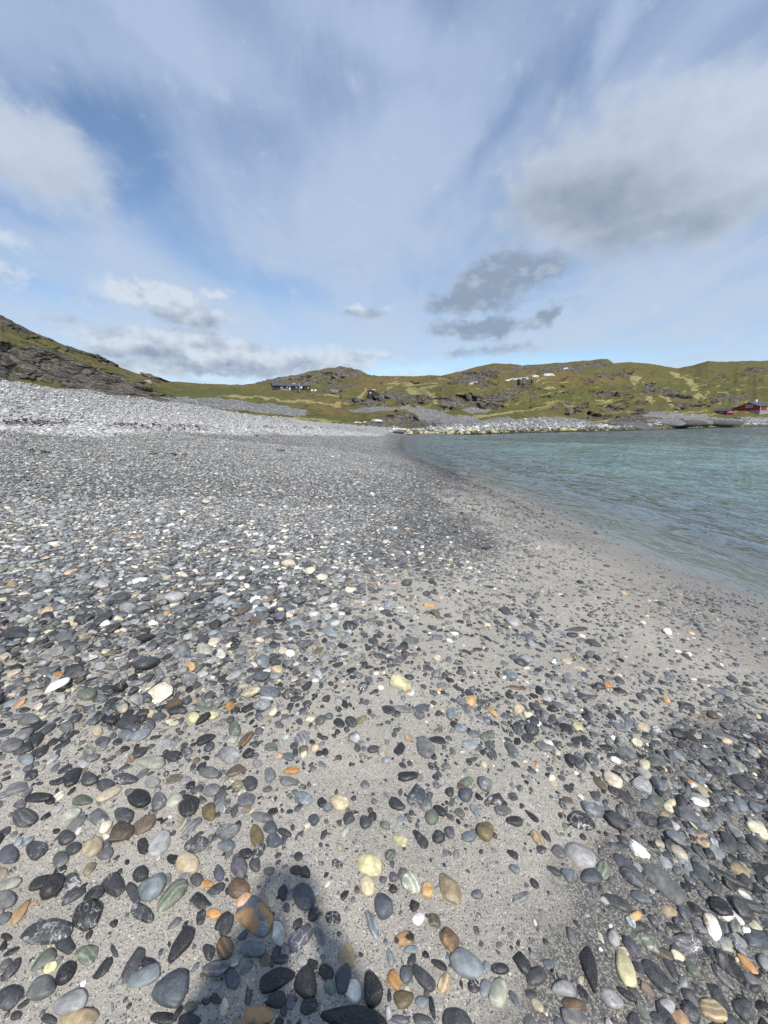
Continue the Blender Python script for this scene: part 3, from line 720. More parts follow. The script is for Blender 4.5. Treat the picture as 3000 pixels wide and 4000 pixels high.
M_STONE = stone_material()

# colour letter -> (linear colour, words)
CLR = {'K': ((.019, .020, .022), 'near-black'), 'D': ((.044, .047, .053), 'dark grey'), 'S': ((.060, .071, .088), 'dark slate-blue'), 'G': ((.115, .122, .128), 'grey'),
       'B': ((.140, .168, .190), 'blue-grey'), 'L': ((.27, .28, .29), 'pale grey'), 'W': ((.62, .61, .57), 'white'), 'T': ((.45, .39, .27), 'cream-tan'),
       'O': ((.40, .215, .080), 'orange'), 'o': ((.50, .34, .15), 'orange-tan'), 'N': ((.105, .125, .100), 'greenish grey'), 'n': ((.27, .29, .25), 'pale green-grey'),
       'Y': ((.46, .44, .27), 'pale yellow'), 'R': ((.105, .070, .042), 'brown'), 'r': ((.135, .110, .055), 'olive-brown'), 'P': ((.085, .085, .108), 'purplish grey'),
       'q': ((.27, .22, .14), 'dull tan')}
VIEWS = {'A': (.7233, 300, 3100), 'B': (.9042, 0, 3000), 'C': (.9042, 1500, 3000), 'D': (.9042, 0, 2000), 'E': (.9042, 1500, 2300), 'F': (.3617, 0, 3400), 'G': (.3617, 2400, 3400), 'H': (.3617, 1200, 3400)}
# view, x1,y1,x2,y2 ends of the long axis, width, colour + flags (a angular, v veins, s stripes, x rust patches, f flat and sunk) ; optional landmark name
HERO = '''
A 905 570 1015 760 165 Bxv|large blue-white stone with an orange-tan lower half
A 535 390 660 378 118 T|round cream stone left of the photographer's shadow
A 335 580 475 460 105 B|smooth blue-grey oval leaning on a greenish long stone
A 430 635 590 470 90 Ns|long greenish stone beside the blue-grey oval
A 295 620 415 680 85 Dv
A 148 490 258 510 115 Dav
F 830 650 1070 350 260 Kv|big black oval with fine white veins near the left edge
F 262 735 785 620 250 Dv|largest dark oval near the bottom left corner
F 620 750 800 870 200 Da
F 440 290 690 60 190 K
F 680 190 870 70 170 Dav
F 320 220 540 70 120 K
F 0 200 230 90 120 n
F -40 330 170 290 200 G
F 115 590 350 290 100 qx|long tan stone with a rusty tip by the left edge
F 905 345 1135 180 130 K
F 1385 140 1500 350 130 Da
F 1415 395 1650 530 150 K
F 780 970 1050 860 200 Ns|olive round stone with a white fleck
F 340 1080 600 850 130 N
F 480 1110 620 1000 90 Y
F 615 1240 815 1000 150 K
F 310 1390 590 1180 220 Gn
F 570 1550 950 1320 210 L|pale grey long oval at the bottom left
F -10 1480 220 1250 220 D
F 640 1650 1060 1560 190 qx|rust-tipped tan stone cut by the bottom edge at left
F 430 1590 620 1620 110 D
F 40 1190 220 960 110 Ds
F 0 1080 110 960 90 G
F 30 930 215 830 60 K
F -20 560 120 460 110 G
F 0 690 130 740 80 K
F 1170 760 1265 930 80 Df
F 1180 615 1270 545 65 K
F 110 1610 235 1540 80 D
A 268 1035 450 945 95 B|smooth blue-grey wedge-shaped stone
A 315 905 440 925 60 K
A 440 1140 590 970 165 S|big dark slate stone in the photographer's shadow
A 510 920 620 730 85 Ka
A 395 1220 540 1210 65 K
A 580 1165 650 1140 60 N
A 540 1245 670 1215 80 D
A 655 965 830 920 100 Gas|square grey stone with pale stripes
A 835 950 842 1060 78 S
A 735 1060 785 1015 38 L
A 888 840 1016 845 95 B|rounded blue-grey triangle below the orange-patched stone
A 1150 850 1265 715 85 Pav|oblong purplish stone with white cracks
A 1290 720 1330 820 46 G
A 1080 685 1095 830 72 Wa|off-white chipped stone below the orange-patched stone
A 795 770 800 895 90 Rs
A 671 855 745 855 80 K
A 775 770 840 655 65 D
A 750 740 830 640 55 K
A 695 645 775 655 52 O|small orange stone in the shadow's left side
A 655 710 685 630 48 Ka
A 618 560 720 610 85 Kav
A 662 485 738 492 42 O|small orange oval right of the round cream stone
A 700 545 800 495 55 D
A 815 540 935 490 98 R|brown potato-shaped stone in the middle of the shadow
A 875 345 882 465 92 P|purplish grey barrel-shaped stone above the brown one
A 960 345 965 425 65 D
A 870 330 950 325 58 K
A 765 385 770 475 58 S
A 612 470 685 460 68 D
A 310 470 380 410 70 K
A 955 160 985 290 75 r|upright olive oval at the head of the shadow
A 935 120 1060 135 55 G
A 1010 190 1085 190 68 Sa
A 1022 270 1115 250 80 Sa
A 1085 200 1160 225 38 K
A 757 225 872 195 85 Gav|grey peaked stone with white veins
A 757 290 858 275 66 B
A 400 335 505 205 85 L|pale speckled grey stone like a tooth
A 582 290 705 260 90 Dv
A 568 215 670 125 58 Gs
A 715 55 712 150 78 r|olive rounded stone
A 785 25 785 110 72 Gv
A 420 90 468 0 72 Gv
A 275 35 395 25 100 K
A 200 120 310 118 85 D
A 68 125 190 150 85 Gav|rough grey stone with white marbling
A 40 335 135 250 82 T|cream oval by the small white pebble
A 137 230 180 235 38 W|small pure white pebble
A 357 245 357 330 60 Kv
A 485 355 550 355 50 K
A 1355 30 1462 72 82 T|flat cream stone
A 1430 130 1500 135 70 Da
A 1555 120 1562 190 65 D
A 1242 140 1305 142 62 Sa
A 1178 15 1272 40 78 Bv
A 1203 495 1252 630 112 S|dark slate egg on the right of the shadow
A 1112 500 1115 580 55 K
A 1050 530 1052 612 48 n
A 1150 415 1222 415 50 K
A 1128 592 1135 648 38 Kv
A 995 1060 1178 940 105 Ka
A 1240 940 1232 1128 120 K
A 1050 900 1145 890 55 Ds
A 1215 870 1218 940 60 L|small pale blue-grey round stone
A 1020 1135 1128 1095 90 K
A 898 1210 1065 1190 105 Nxv
A 1210 1185 1298 1120 85 K
A 722 1110 788 1110 55 Ka
A 672 1125 718 1122 38 D
A 1340 505 1370 470 20 W
A 1520 340 1640 430 110 Ya|craggy yellow-green lump of rock
H 85 1590 860 1610 270 Ka|largest black slab cut by the bottom edge
H 495 1160 500 1450 180 Wxa|upright white triangle with a rusty centre
H 670 1110 730 1470 220 Ka
H 345 1330 440 960 165 S|tall slate-grey oval beside the white triangle
H 230 1180 265 1350 118 N
H 170 1010 240 1190 150 K
H 360 680 440 1060 200 qaf|dull tan slab half sunk in the sand
H 785 235 855 515 210 S|slate-blue egg standing alone on clean sand
H 640 430 755 730 105 Bs|long stone with a pale tip below the yellow lump
H 930 755 1155 720 150 Kx|black oval touching a smaller blue-grey oval
H 1040 860 1200 860 95 B
H 1450 640 1610 860 190 Rax|brown slab with tan edges
C 290 800 420 895 118 B|large smooth blue-grey stone below the brown slab
H 895 1095 990 1280 135 O|bright orange oval near the bottom middle
H 930 1400 1155 1400 210 r
H 1130 1050 1370 1290 150 D
H 1500 1090 1470 1330 130 qs
H 1170 1430 1300 1440 130 Ba
H 882 1270 888 1430 48 K
H 1325 1360 1375 1620 60 K
H 1340 970 1510 1060 90 K
C 250 1095 375 1085 100 D
H 900 1610 1110 1630 100 P
H 1140 1600 1360 1650 120 D
C 255 450 310 590 82 qa|long pale beige broken stone right of centre
H 1070 30 1180 260 190 ns|pale green-grey oval with white streaks
H 1300 120 1300 295 115 o|orange-tan oval right of the green-grey one
H 610 60 680 285 145 T|cream oval below the yellow lump
H 540 170 535 250 60 R
H 200 480 360 560 140 Kav|black block with a white seam
H 1160 320 1160 450 115 K
H 905 30 960 130 100 P
H 780 100 860 105 75 P
H 880 200 975 200 95 K
C 145 75 140 168 75 Sav
C 180 130 180 190 52 Gv
C 20 135 85 182 50 K
C 60 42 148 28 40 K
C 178 215 240 215 58 N
C 215 165 265 205 35 K
C 265 105 305 105 38 K
C 322 118 385 120 58 S
C 327 75 385 50 38 N
C 405 40 465 95 55 Gav
C 445 148 513 140 52 Dav
C 480 185 550 185 42 G
C 380 160 408 215 32 B
C 435 225 440 315 78 ra
C 335 305 405 292 45 B
C 260 280 308 275 58 P
C 40 295 95 335 42 Y
C 120 270 190 345 42 K
C 210 315 260 290 55 K
C 525 230 600 235 42 K
C 600 180 668 232 20 K
C 792 205 900 250 82 Kv|big black stone with looping white veins
C 855 158 948 205 58 Bv|blue-grey stone with white bands
C 1068 42 1152 105 58 Lav
C 1000 92 1090 160 38 D
C 1003 165 1053 218 42 Gs
C 780 320 905 430 85 L|large pale lilac-grey oval at right
C 733 345 780 390 48 G
C 850 472 940 482 70 S
C 945 395 950 480 58 Ns
C 772 438 820 490 42 B
C 706 430 765 463 30 D
C 541 420 585 455 32 B
C 1018 430 1128 515 62 Ds
C 1125 420 1290 588 78 G|long grey stone lying slantwise at right
C 932 548 1068 612 52 D
C 1255 180 1362 240 62 G
C 1172 235 1252 272 58 Ds
C 1490 260 1550 305 34 T
C 1510 125 1570 190 38 B
C 1575 155 1630 190 42 B
C 1222 142 1265 158 28 T
C 1140 133 1205 168 48 N
C 1060 648 1114 640 42 o|small peach stone perched on a black one
C 1075 672 1150 700 38 K
G 1050 385 1400 590 130 W|long blue-white oval by the right edge
G 985 490 1140 790 150 Wax|white stone with rust cracks by the right edge
G 1200 725 1430 825 180 Lx|round pale stone with an orange flush
G 1400 700 1680 780 210 S
G 820 540 1000 690 85 G
G 1120 260 1650 450 100 Ds
G 770 360 1010 500 115 K
G 500 400 680 500 115 q
G 25 850 200 1270 170 Y|long cream stone with a yellow end
C 970 700 1010 775 48 L
G 95 720 275 960 130 P
G 150 680 530 880 170 Nv
G 300 970 640 1370 165 D|long tapering dark stone beside the cream one
G 515 890 700 1210 90 D
G 475 1400 650 1530 130 L
G 980 835 1130 990 100 D
G 1055 1055 1290 1300 70 Gs
G 1150 950 1400 1200 140 K
G 1320 900 1560 1160 80 Ox|rusty orange splinter by the right edge
G 910 1400 1210 1640 200 qs|tan banded stone in the bottom right corner
G 1290 1420 1500 1620 160 D
G 1520 1420 1700 1560 130 K
G 710 1450 900 1650 170 Dav
G 820 1225 980 1330 95 D
G 765 1015 930 1160 100 N
G 380 1540 560 1680 150 D
G 20 1260 240 1420 85 K
C 928 955 1030 1040 70 Lv
C 722 935 825 972 66 Lv
C 860 760 910 975 68 Ka|tall black wedge pointing up the beach
C 560 795 628 888 60 Ka
C 610 905 700 900 75 D
C 495 905 490 1035 82 n|pale greenish tan oval near the bottom
C 458 865 540 872 48 K
C 772 1020 870 1035 66 R
C 770 1055 880 1110 80 G
C 1062 540 1155 590 42 B
C 640 275 690 342 38 qs
C 682 272 720 320 26 D
C 555 582 628 540 38 Gs
C 632 478 663 520 32 K
C 1385 110 1480 110 34 D
C 1400 190 1490 250 42 Gav
C 1332 390 1560 513 30 D
C 1480 405 1580 480 46 q
C 1555 297 1659 370 46 D
B -10 375 78 368 100 P
B 108 370 198 342 72 Dv
B 232 420 292 362 60 G
B 290 370 345 320 50 D
B 247 320 320 290 52 D
B 52 222 155 210 85 Ds
B 17 118 130 62 42 G
B 110 140 225 122 38 K
B 278 75 350 12 52 K
B 347 62 418 46 52 D
B 417 78 495 70 58 D
B 312 150 402 130 42 N
B 272 220 345 182 44 n
B 612 65 690 60 46 Lx
B 722 160 788 112 48 n
B 490 52 595 50 46 Dv
B 1140 30 1190 30 58 G
B 1207 60 1290 60 42 G
B 1225 16 1295 10 33 O
B 1052 65 1113 65 62 D
B 860 20 950 22 46 Gv
B 872 112 950 92 46 G
D 75 905 170 900 55 G
D 330 795 420 782 50 N
D 845 590 915 602 48 n
D 930 617 975 615 40 W|small bright white oval among grey stones
D 1105 650 1170 655 52 Bv
D 1170 682 1225 680 28 T
D 800 892 865 888 44 Y
D 890 882 945 875 44 Y
D 985 940 1040 935 78 Nv|greenish veined stone with a flat face
D 1037 1010 1095 950 32 Rs
D 935 1045 1035 1055 68 La
D 582 1087 712 1080 52 n|big pale green-grey flat oval
D 682 1002 758 1005 42 L
D 397 952 445 948 44 T
D 257 940 320 935 55 Ga
D 77 1070 155 1070 46 B
D 0 1020 100 1000 60 G
D 665 660 700 725 42 Gv
D 800 670 850 672 34 o
D 782 722 855 732 64 Gav
D 710 855 790 825 56 R
D 600 802 670 805 42 Dv
D 502 920 590 912 56 D
D 507 965 580 962 50 B
D 702 375 800 372 40 L
D 512 420 590 415 44 L
D 400 317 470 315 34 L
D 0 315 80 315 28 q
D 0 542 140 530 40 Da
D 290 477 340 480 32 T
D 640 487 685 485 28 W
D 227 542 315 545 40 G
D 167 687 230 690 40 G
D 230 700 275 700 18 O
D 975 832 1015 852 38 O
E 152 645 200 728 70 G|tall grey stone standing out of the sand, centre right
E 25 400 130 425 48 Ya|pale yellow flat rock in the middle of the beach
E 347 482 400 486 40 o
E 267 540 320 542 50 Bv
E 557 520 605 525 40 T
E 812 580 860 610 34 Y
E 525 665 580 725 40 Gv
E 655 672 735 695 38 G
E 597 640 645 650 40 D
E 988 690 1088 740 44 Gav
E 942 408 993 425 26 O|bright orange pebble on open sand
E 1202 178 1245 195 26 W|white pebble on open sand towards the sea
E 512 125 605 170 38 La|knobbly pale rock on open sand
E 488 85 560 115 28 Ds
E 772 185 885 170 16 D
E 516 362 575 395 30 B
E 357 627 415 630 32 B
E 417 640 460 642 46 N
E 1360 612 1540 665 28 Gs
E 982 580 1050 622 30 B
E 167 70 225 75 16 o
E 847 225 940 245 24 D
E 447 510 490 555 24 o
E 527 425 605 430 16 R
E 27 520 125 525 26 G
E 1452 650 1505 670 24 T
'''
def unproj(px, py, lift=0.0):
    p = hit(px, py)
    return p
heroes = []
for ln in HERO.strip().splitlines():
    name = None
    if '|' in ln: ln, name = ln.split('|')
    q = ln.split(); s_, ox, oy = VIEWS[q[0]]
    x1, y1, x2, y2, wd = [float(v) for v in q[1:6]]
    f = q[6]
    P1 = np.array([x1 * s_ + ox, y1 * s_ + oy]); P2 = np.array([x2 * s_ + ox, y2 * s_ + oy]); wd *= s_
    c = (P1 + P2) / 2; d = (P2 - P1); n = np.array([-d[1], d[0]]) / np.linalg.norm(d) * wd / 2
    g0 = hit(*c)
    if g0 is None: continue
    zc_ = g0[2]
    def onplane(p):
        dd = dir_of(*p); t_ = (zc_ - CZ) / dd[2]; return np.array([dd[0] * t_, dd[1] * t_])
    A1, A2, B1, B2 = onplane(P1), onplane(P2), onplane(c - n), onplane(c + n)
    L = A2 - A1; S = B2 - B1
    # principal axes of the parallelogram ellipse
    M_ = np.stack([L / 2, S / 2], 1); U, sv, _ = np.linalg.svd(M_)
    a, b = sv[0], sv[1]
    far_ = np.linalg.norm(g0 - np.array([0, 0, CZ]))
    down = (CZ - g0[2]) / far_
    if down < .62:                 # seen low: part of the height in the picture is thickness, not depth
        a, b = (a * .92, min(b, a * .72)) if a / b > 1.0 else (a, b)
        if abs(U[1, 0]) > .8 and a > wd / F * far_ * .75 * 1.25: a = a * .72; b = min(b, a)
    heroes.append(dict(c=onplane(c), z=zc_, a=a, b=b, yaw=math.atan2(U[1, 0], U[0, 0]), f=f, name=name, px=c))
print('heroes', len(heroes))
hr = np.random.default_rng(3)
S_ = dict(x=[], y=[], a=[], b=[], c=[], yaw=[], tx=[], ty=[], pr=[], col=[], prm=[], letter=[], hero=[], sink=[], flags=[], name=[])
round_ids = [i for i in range(NPROTO) if i % 3 != 2]; ang_ids = [i for i in range(NPROTO) if i % 3 == 2]
def push_stone(x, y, a, b, c, yaw, tx, ty, pr, colr, prm, letter, hero, sink, flags='', name=None):
    for k_, v in zip(('x', 'y', 'a', 'b', 'c', 'yaw', 'tx', 'ty', 'pr', 'col', 'prm', 'letter', 'hero', 'sink', 'flags', 'name'), (x, y, a, b, c, yaw, tx, ty, pr, colr, prm, letter, hero, sink, flags, name)):
        S_[k_].append(v)
for h in heroes:
    f = h['f']; base = np.array(CLR[f[0]][0]) * (1.05, 1.0, .93) * hr.uniform(.85, 1.15)
    ang = 'a' in f; thick = (.30 if 'f' in f else hr.uniform(.52, .74)) * h['b']
    push_stone(h['c'][0], h['c'][1], h['a'] * 1.02, h['b'] * 1.02, thick, h['yaw'] + (math.pi if hr.random() < .5 else 0), hr.normal(0, .05), hr.normal(0, .05),
               hr.choice(ang_ids if ang else round_ids), base, (1.0 if 'v' in f else .12 * (hr.random() < .5), 1.0 if 's' in f else 0, 0, .9 if 'x' in f else 0), f[0], 1, -.55 if 'f' in f else hr.uniform(-.05, .32), f, h['name'])

# ------------------------------------------------------------------ scatter the rest
pal = ['K', 'D', 'S', 'G', 'B', 'L', 'W', 'T', 'O', 'o', 'N', 'n', 'Y', 'R', 'r', 'P', 'q']
wet_w = np.array([.20, .25, .10, .13, .07, .025, .015, .030, .003, .005, .05, .018, .012, .02, .02, .04, .016]); wet_w /= wet_w.sum()
gry_w = np.array([.10, .16, .08, .20, .12, .09, .025, .045, .003, .006, .05, .04, .02, .015, .015, .02, .015]); gry_w /= gry_w.sum()
RGBP = np.array([CLR[k_][0] for k_ in pal]) * (1.05, 1.0, .93)
class Grid:
    def __init__(s, cell): s.c = cell; s.d = {}
    def near(s, x, y, r, fac):
        n = int((r + s.rm) / s.c) + 1; i = int(x // s.c); j = int(y // s.c)
        for a in range(i - n, i + n + 1):
            for b in range(j - n, j + n + 1):
                for (qx, qy, qr) in s.d.get((a, b), ()):
                    if (qx - x) ** 2 + (qy - y) ** 2 < (fac * (r + qr)) ** 2: return True
        return False
    rm = .1
    def add(s, x, y, r): s.d.setdefault((int(x // s.c), int(y // s.c)), []).append((x, y, r))
sr = np.random.default_rng(21)
g_ = Grid(.12)
for x, y, a, b in zip(S_['x'], S_['y'], S_['a'], S_['b']):
    g_.add(x, y, (a + b) / 2)
def scatter(n, region, size, fac, covpow=1.0, mincov=0.0, use_grid=True, layer=0, smin=.006, covmul=1.0, elong=1.0):
    """throw n candidate stones; region returns x,y arrays; size(x,y,n) the half length"""
    x, y = region(n)
    z = ground(x, y, False); px, py, f = proj(x, y, z)
    ok = ((f > .25) & (px > -700) & (px < 3700) & (py < 4260)) | ((np.hypot(x, y) < 4.5) & (y > -2.2))
    x, y, z, px, py = x[ok], y[ok], z[ok], px[ok], py[ok]
    c = coverage(x, y, z)
    s = shore_sd(x, y)
    clump = (fbm(x * 2.3 + 9, y * 2.3, 3, 41) - .5) * 3.0
    keep = sr.random(len(x)) < np.clip(c ** covpow * covmul + clump * (c < .9) * .8 * c, 0, 1)
    keep &= (s > -1.4) & ((s > .3) | (sr.random(len(x)) < .25)) & (c > mincov)
    x, y = x[keep], y[keep]
    a = np.maximum(size(x, y, len(x)), smin)
    o = np.argsort(-a) if use_grid else np.arange(len(x))
    x, y, a = x[o], y[o], a[o]
    cnt = 0
    dr = dryness(x, y)
    for i in range(len(x)):
        b = a[i] * sr.uniform(.5, .95); b = b * (1 - .25 * (elong - 1))
        r = (a[i] + b) / 2
        if use_grid:
            if g_.near(x[i], y[i], r, fac): continue
            g_.add(x[i], y[i], r)
        cnt += 1
        yaw = sr.uniform(0, 6.283); t1, t2 = sr.normal(0, .12 if layer == 0 else .25, 2)
        wts = WMIX(x[i], y[i])
        k_ = sr.choice(17, p=wts)
        base = RGBP[k_] * sr.uniform(.7, 1.45); base = base * .68 + base.mean() * .32; r0_ = min(.6, max(0, math.hypot(x[i], y[i]) - 3) * .12); base = base * (1 - r0_) + r0_ * np.array([.185, .187, .180]) * sr.uniform(.45, 1.45) * (1 - .5 * math.exp(-((x[i] - .6) / 1.0) ** 2 - ((y[i] - 6.6) / 1.3) ** 2)); base = base * (1 + .45 * min(1.0, max(0.0, (y[i] - 2.0) / 3.0)) * min(1, max(0, (2.2 - x[i]) / 2.5)))
        if dr[i] > .01:
            base = base * (1 - dr[i]) + dr[i] * (np.array([.375, .376, .372]) * sr.uniform(.5, 1.35) if pal[k_] in 'KDSGBLPNn' else base * .6 + .16)
        push_stone(x[i], y[i], a[i], b, b * sr.uniform(.30, .68), yaw, t1, t2, sr.choice(ang_ids) if sr.random() < (.62 if pal[k_] in 'KDGR' else .45) else sr.choice(round_ids), base,
                   (float(sr.random() < .25), float(sr.random() < .13), 0, .6 * (sr.random() < .02)), pal[k_], 0, (sr.uniform(.05, .4) if sr.random() < .75 or layer else sr.uniform(-.6, .05)) + layer * .5)
    return cnt
def WMIX(x, y):
    # greyer and paler up the slope, blacker near the water and underfoot
    t_ = min(1.0, max(0.0, (y - 1.6) / 1.6)) * min(1, max(0, (1.0 - x) / 2.5))
    return wet_w * (1 - t_) + gry_w * t_
def reg_polar(r0, r1, a0=-50, a1=50):
    def f(n):
        r = np.sqrt(sr.uniform(r0 * r0, r1 * r1, n)); a = np.radians(sr.uniform(a0, a1, n))
        return r * np.sin(a), r * np.cos(a)
    return f
def logn(med, sig, lo, hi):
    return lambda x, y, n: np.clip(med * np.exp(sr.normal(0, sig, n)), lo, hi)
def midsize(x, y, n):
    # pebbles are smaller towards the sea
    k_ = np.interp(x, [-6, 0, 2.5, 5], [1.15, 1.0, .8, .62])
    r_ = np.hypot(x, y)
    return np.clip(np.interp(r_, [2, 3, 5, 8], [.026, .024, .0175, .0155]) * k_ * np.exp(sr.normal(0, .44, n)), .007, .08)
def reg_near(n):
    x_ = sr.uniform(-4.4, 4.4, n); y_ = sr.uniform(-2.0, 2.6, n); return x_, y_
print('near', scatter(24000, reg_near, lambda x, y, n: np.clip(.0195 * np.exp(sr.normal(0, .5, n)), .008, np.where((np.abs(x - .25) < .75) & (y < 1.7), .024, .05)), .64, 1.15, covmul=1.75))
print('near small', scatter(14000, lambda n: (sr.uniform(-2.9, 3.3, n), sr.uniform(.55, 2.6, n)), logn(.0075, .45, .003, .02), .8, .5, smin=.0035, covmul=.8))
def reg_grit(n):
    return sr.uniform(.3, 2.6, n), sr.uniform(.5, 2.3, n)
print('corner', scatter(2600, lambda n: (sr.uniform(.7, 3.3, n), sr.uniform(.5, 2.2, n)), logn(.021, .4, .01, .045), 0, 2.4, .5, use_grid=False, layer=.5, covmul=1.2))
print('grit', scatter(9000, reg_grit, logn(.0048, .3, .0028, .009), .9, 1.6, .30, smin=.0028, covmul=1.0))
print('mid', scatter(80000, reg_polar(2.2, 8.0, -52, 54), midsize, .68, 1.25, covmul=1.5))
print('mid fill', scatter(16000, reg_polar(2.2, 6.0, -52, 54), logn(.011, .3, .006, .02), .8, .8, covmul=.75))
print('mid top', scatter(9000, reg_polar(1.9, 8.0, -52, 20), lambda x, y, n: midsize(x, y, n) * 1.1, 0, 2.0, .72, use_grid=False, layer=1, covmul=.8))
print('far', scatter(115000, reg_polar(8.0, 22, -50, 34), lambda x, y, n: np.clip(.0215 * np.exp(sr.normal(0, .4, n)), .012, .08) * (1 + .3 * dryness(x, y)), 0, 1.0, 0, use_grid=False, layer=.3, covmul=.9))
print('berm', scatter(115000, reg_polar(11, 46, -50, 3), lambda x, y, n: np.where(dryness(x, y) > .4, np.clip(.050 * np.exp(sr.normal(0, .36, n)), .028, .16), .03), 0, 1.0, 0, use_grid=False, layer=.4))
A_ = {k_: np.array(v) if k_ not in ('letter', 'flags', 'name', 'col', 'prm') else v for k_, v in S_.items()}
A_['col'] = np.array(S_['col'], float); A_['prm'] = np.array(S_['prm'], float)
n_all = len(A_['x'])
zg = ground(A_['x'], A_['y'])
half = np.stack([A_['a'], A_['b'], A_['c']], 1)
pos = np.stack([A_['x'], A_['y'], zg + A_['sink'] * A_['c']], 1)
ssd = shore_sd(A_['x'], A_['y'])
wetn = np.clip(sstep(2.0, .4, ssd), 0, 1); A_['prm'][:, 2] = np.maximum(wetn, A_['prm'][:, 2])
inw = ssd < .9; half[inw, 2] *= .6
ppx, ppy, pf = proj(pos[:, 0], pos[:, 1], pos[:, 2])
size_px = np.sqrt(A_['a'] * A_['b']) * 2 * F / np.maximum(pf, .1)
infr = (ppx > -10) & (ppx < 3010) & (ppy < 4010) & (pf > 0)
score = np.where(infr, size_px, 0) + A_['hero'] * np.where(infr, 4000, 0)
order = np.argsort(-score); top = order[:300]
size_px = np.where(infr | (pf > .3), size_px, np.minimum(size_px, np.sqrt(A_['a'] * A_['b']) * 2 * F / 6))
lvl = np.where(size_px > 55, 4, np.where(size_px > 20, 3, np.where(size_px > 8.5, 2, 1)))
rest = np.ones(n_all, bool); rest[top] = False
rest &= ~(dryness(A_['x'], A_['y']) > .5) | (pf > 0)
isberm = (dryness(A_['x'], A_['y']) > .5)
print('total stones', n_all, {int(l): int((lvl == l).sum()) for l in (1, 2, 3, 4)})
def stuff(name, mask, label=None):
    k_ = np.nonzero(mask)[0]
    me = stone_mesh(name, pos[k_], half[k_], A_['yaw'][k_], A_['tx'][k_], A_['ty'][k_], A_['pr'][k_], A_['col'][k_], A_['prm'][k_], lvl[k_])
    me.materials.append(M_STONE)
    tag(link(bpy.data.objects.new(name, me)), label, 'pebbles', kind='stuff')
stuff('beach_pebbles', rest & ~isberm, 'dark and grey sea-worn pebbles strewn over the sand and the wet gravel')
stuff('berm_cobbles', rest & isberm, 'pale dry cobbles heaped in the long storm bank at left')

# individual stones, each described by its look and its neighbours
info = []
for i in top:
    f = A_['flags'][i] if A_['hero'][i] else ''
    r_ = A_['b'][i] / A_['a'][i]
    shp = ('angular' if 'a' in f or (not A_['hero'][i] and int(A_['pr'][i]) % 3 == 2) else 'round' if r_ > .82 else 'oval' if r_ > .58 else 'long')
    szw = 'large' if size_px[i] > 135 else 'mid-sized' if size_px[i] > 80 else 'small'
    ex = ' with white veins' if 'v' in f else ' with fine stripes' if 's' in f else ' with rusty patches' if 'x' in f else ''
    info.append(dict(i=int(i), p=(float(ppx[i]), float(ppy[i])), short=f"{szw} {shp} {CLR[A_['letter'][i]][1]} stone", ex=ex, name=A_['name'][i]))
anchors = [q for q in info if q['name']]
DIRW = ['right of', 'below and right of', 'below', 'below and left of', 'left of', 'above and left of', 'above', 'above and right of']
ANW = {}
for q in anchors:
    nm = q['name']
    ANW[q['i']] = nm if nm.startswith('largest') else nm
used_l = set()
def wc(s): return len(s.split())
def short_anchor(nm):
    w_ = nm.split()
    for cut in ('with', 'near', 'by', 'beside', 'below', 'leaning', 'on', 'in', 'at', 'left', 'right', 'among', 'standing', 'above', 'touching', 'like', 'perched', 'pointing', 'half', 'cut', 'towards'):
        if cut in w_[2:]:
            w_ = w_[:2 + w_[2:].index(cut)]
    return ' '.join(w_)
shorts = {}
for q in anchors: shorts.setdefault(short_anchor(q['name']), []).append(q['i'])
for q in anchors:
    s_ = short_anchor(q['name']); q['sa'] = s_ if len(shorts[s_]) == 1 and wc(s_) <= 8 else ' '.join(q['name'].split()[:9])
for q in info:
    if q['name']:
        lab = q['name']; lab = lab if wc(lab) >= 4 else lab + ' on the sand'
        used_l.add(lab); q['lab'] = lab
for q in info:
    if q['name']: continue
    ds = sorted(anchors, key=lambda r: math.hypot(r['p'][0] - q['p'][0], r['p'][1] - q['p'][1]))
    lab = None
    for form in range(3):
        for an in ds[:6]:
            dx, dy = q['p'][0] - an['p'][0], q['p'][1] - an['p'][1]
            k_ = int(round(math.atan2(dy, dx) / (math.pi / 4))) % 8
            dist = math.hypot(dx, dy)
            hd = 'just ' if dist < 150 else '' if dist < 330 else 'well '
            cand = f"{q['short']}{q['ex'] if form != 1 else ''}, {hd}{DIRW[k_]} the {an['sa']}"
            if form == 2:
                a2 = ds[0] if an is not ds[0] else ds[1]
                cand = f"{q['short']} between the {an['sa']} and the {a2['sa']}"
            if wc(cand) > 16: cand = f"{' '.join(q['short'].split()[1:])} {DIRW[k_]} the {an['sa']}"
            if cand not in used_l and wc(cand) <= 16: lab = cand; break
        if lab: break
    if lab is None:
        dd = ['bottom', 'lower', 'middle'][min(2, int((4000 - q['p'][1]) // 500))]
        lab = f"{q['short']} at {dd} {'left' if q['p'][0] < 1000 else 'centre' if q['p'][0] < 2000 else 'right'}"
        n_ = 2
        base_l = lab
        while lab in used_l:
            lab = base_l + f", {['second', 'third', 'fourth', 'fifth', 'sixth', 'seventh', 'eighth'][min(n_ - 2, 6)]} from the left"; n_ += 1
            if n_ > 8: break
    used_l.add(lab); q['lab'] = lab
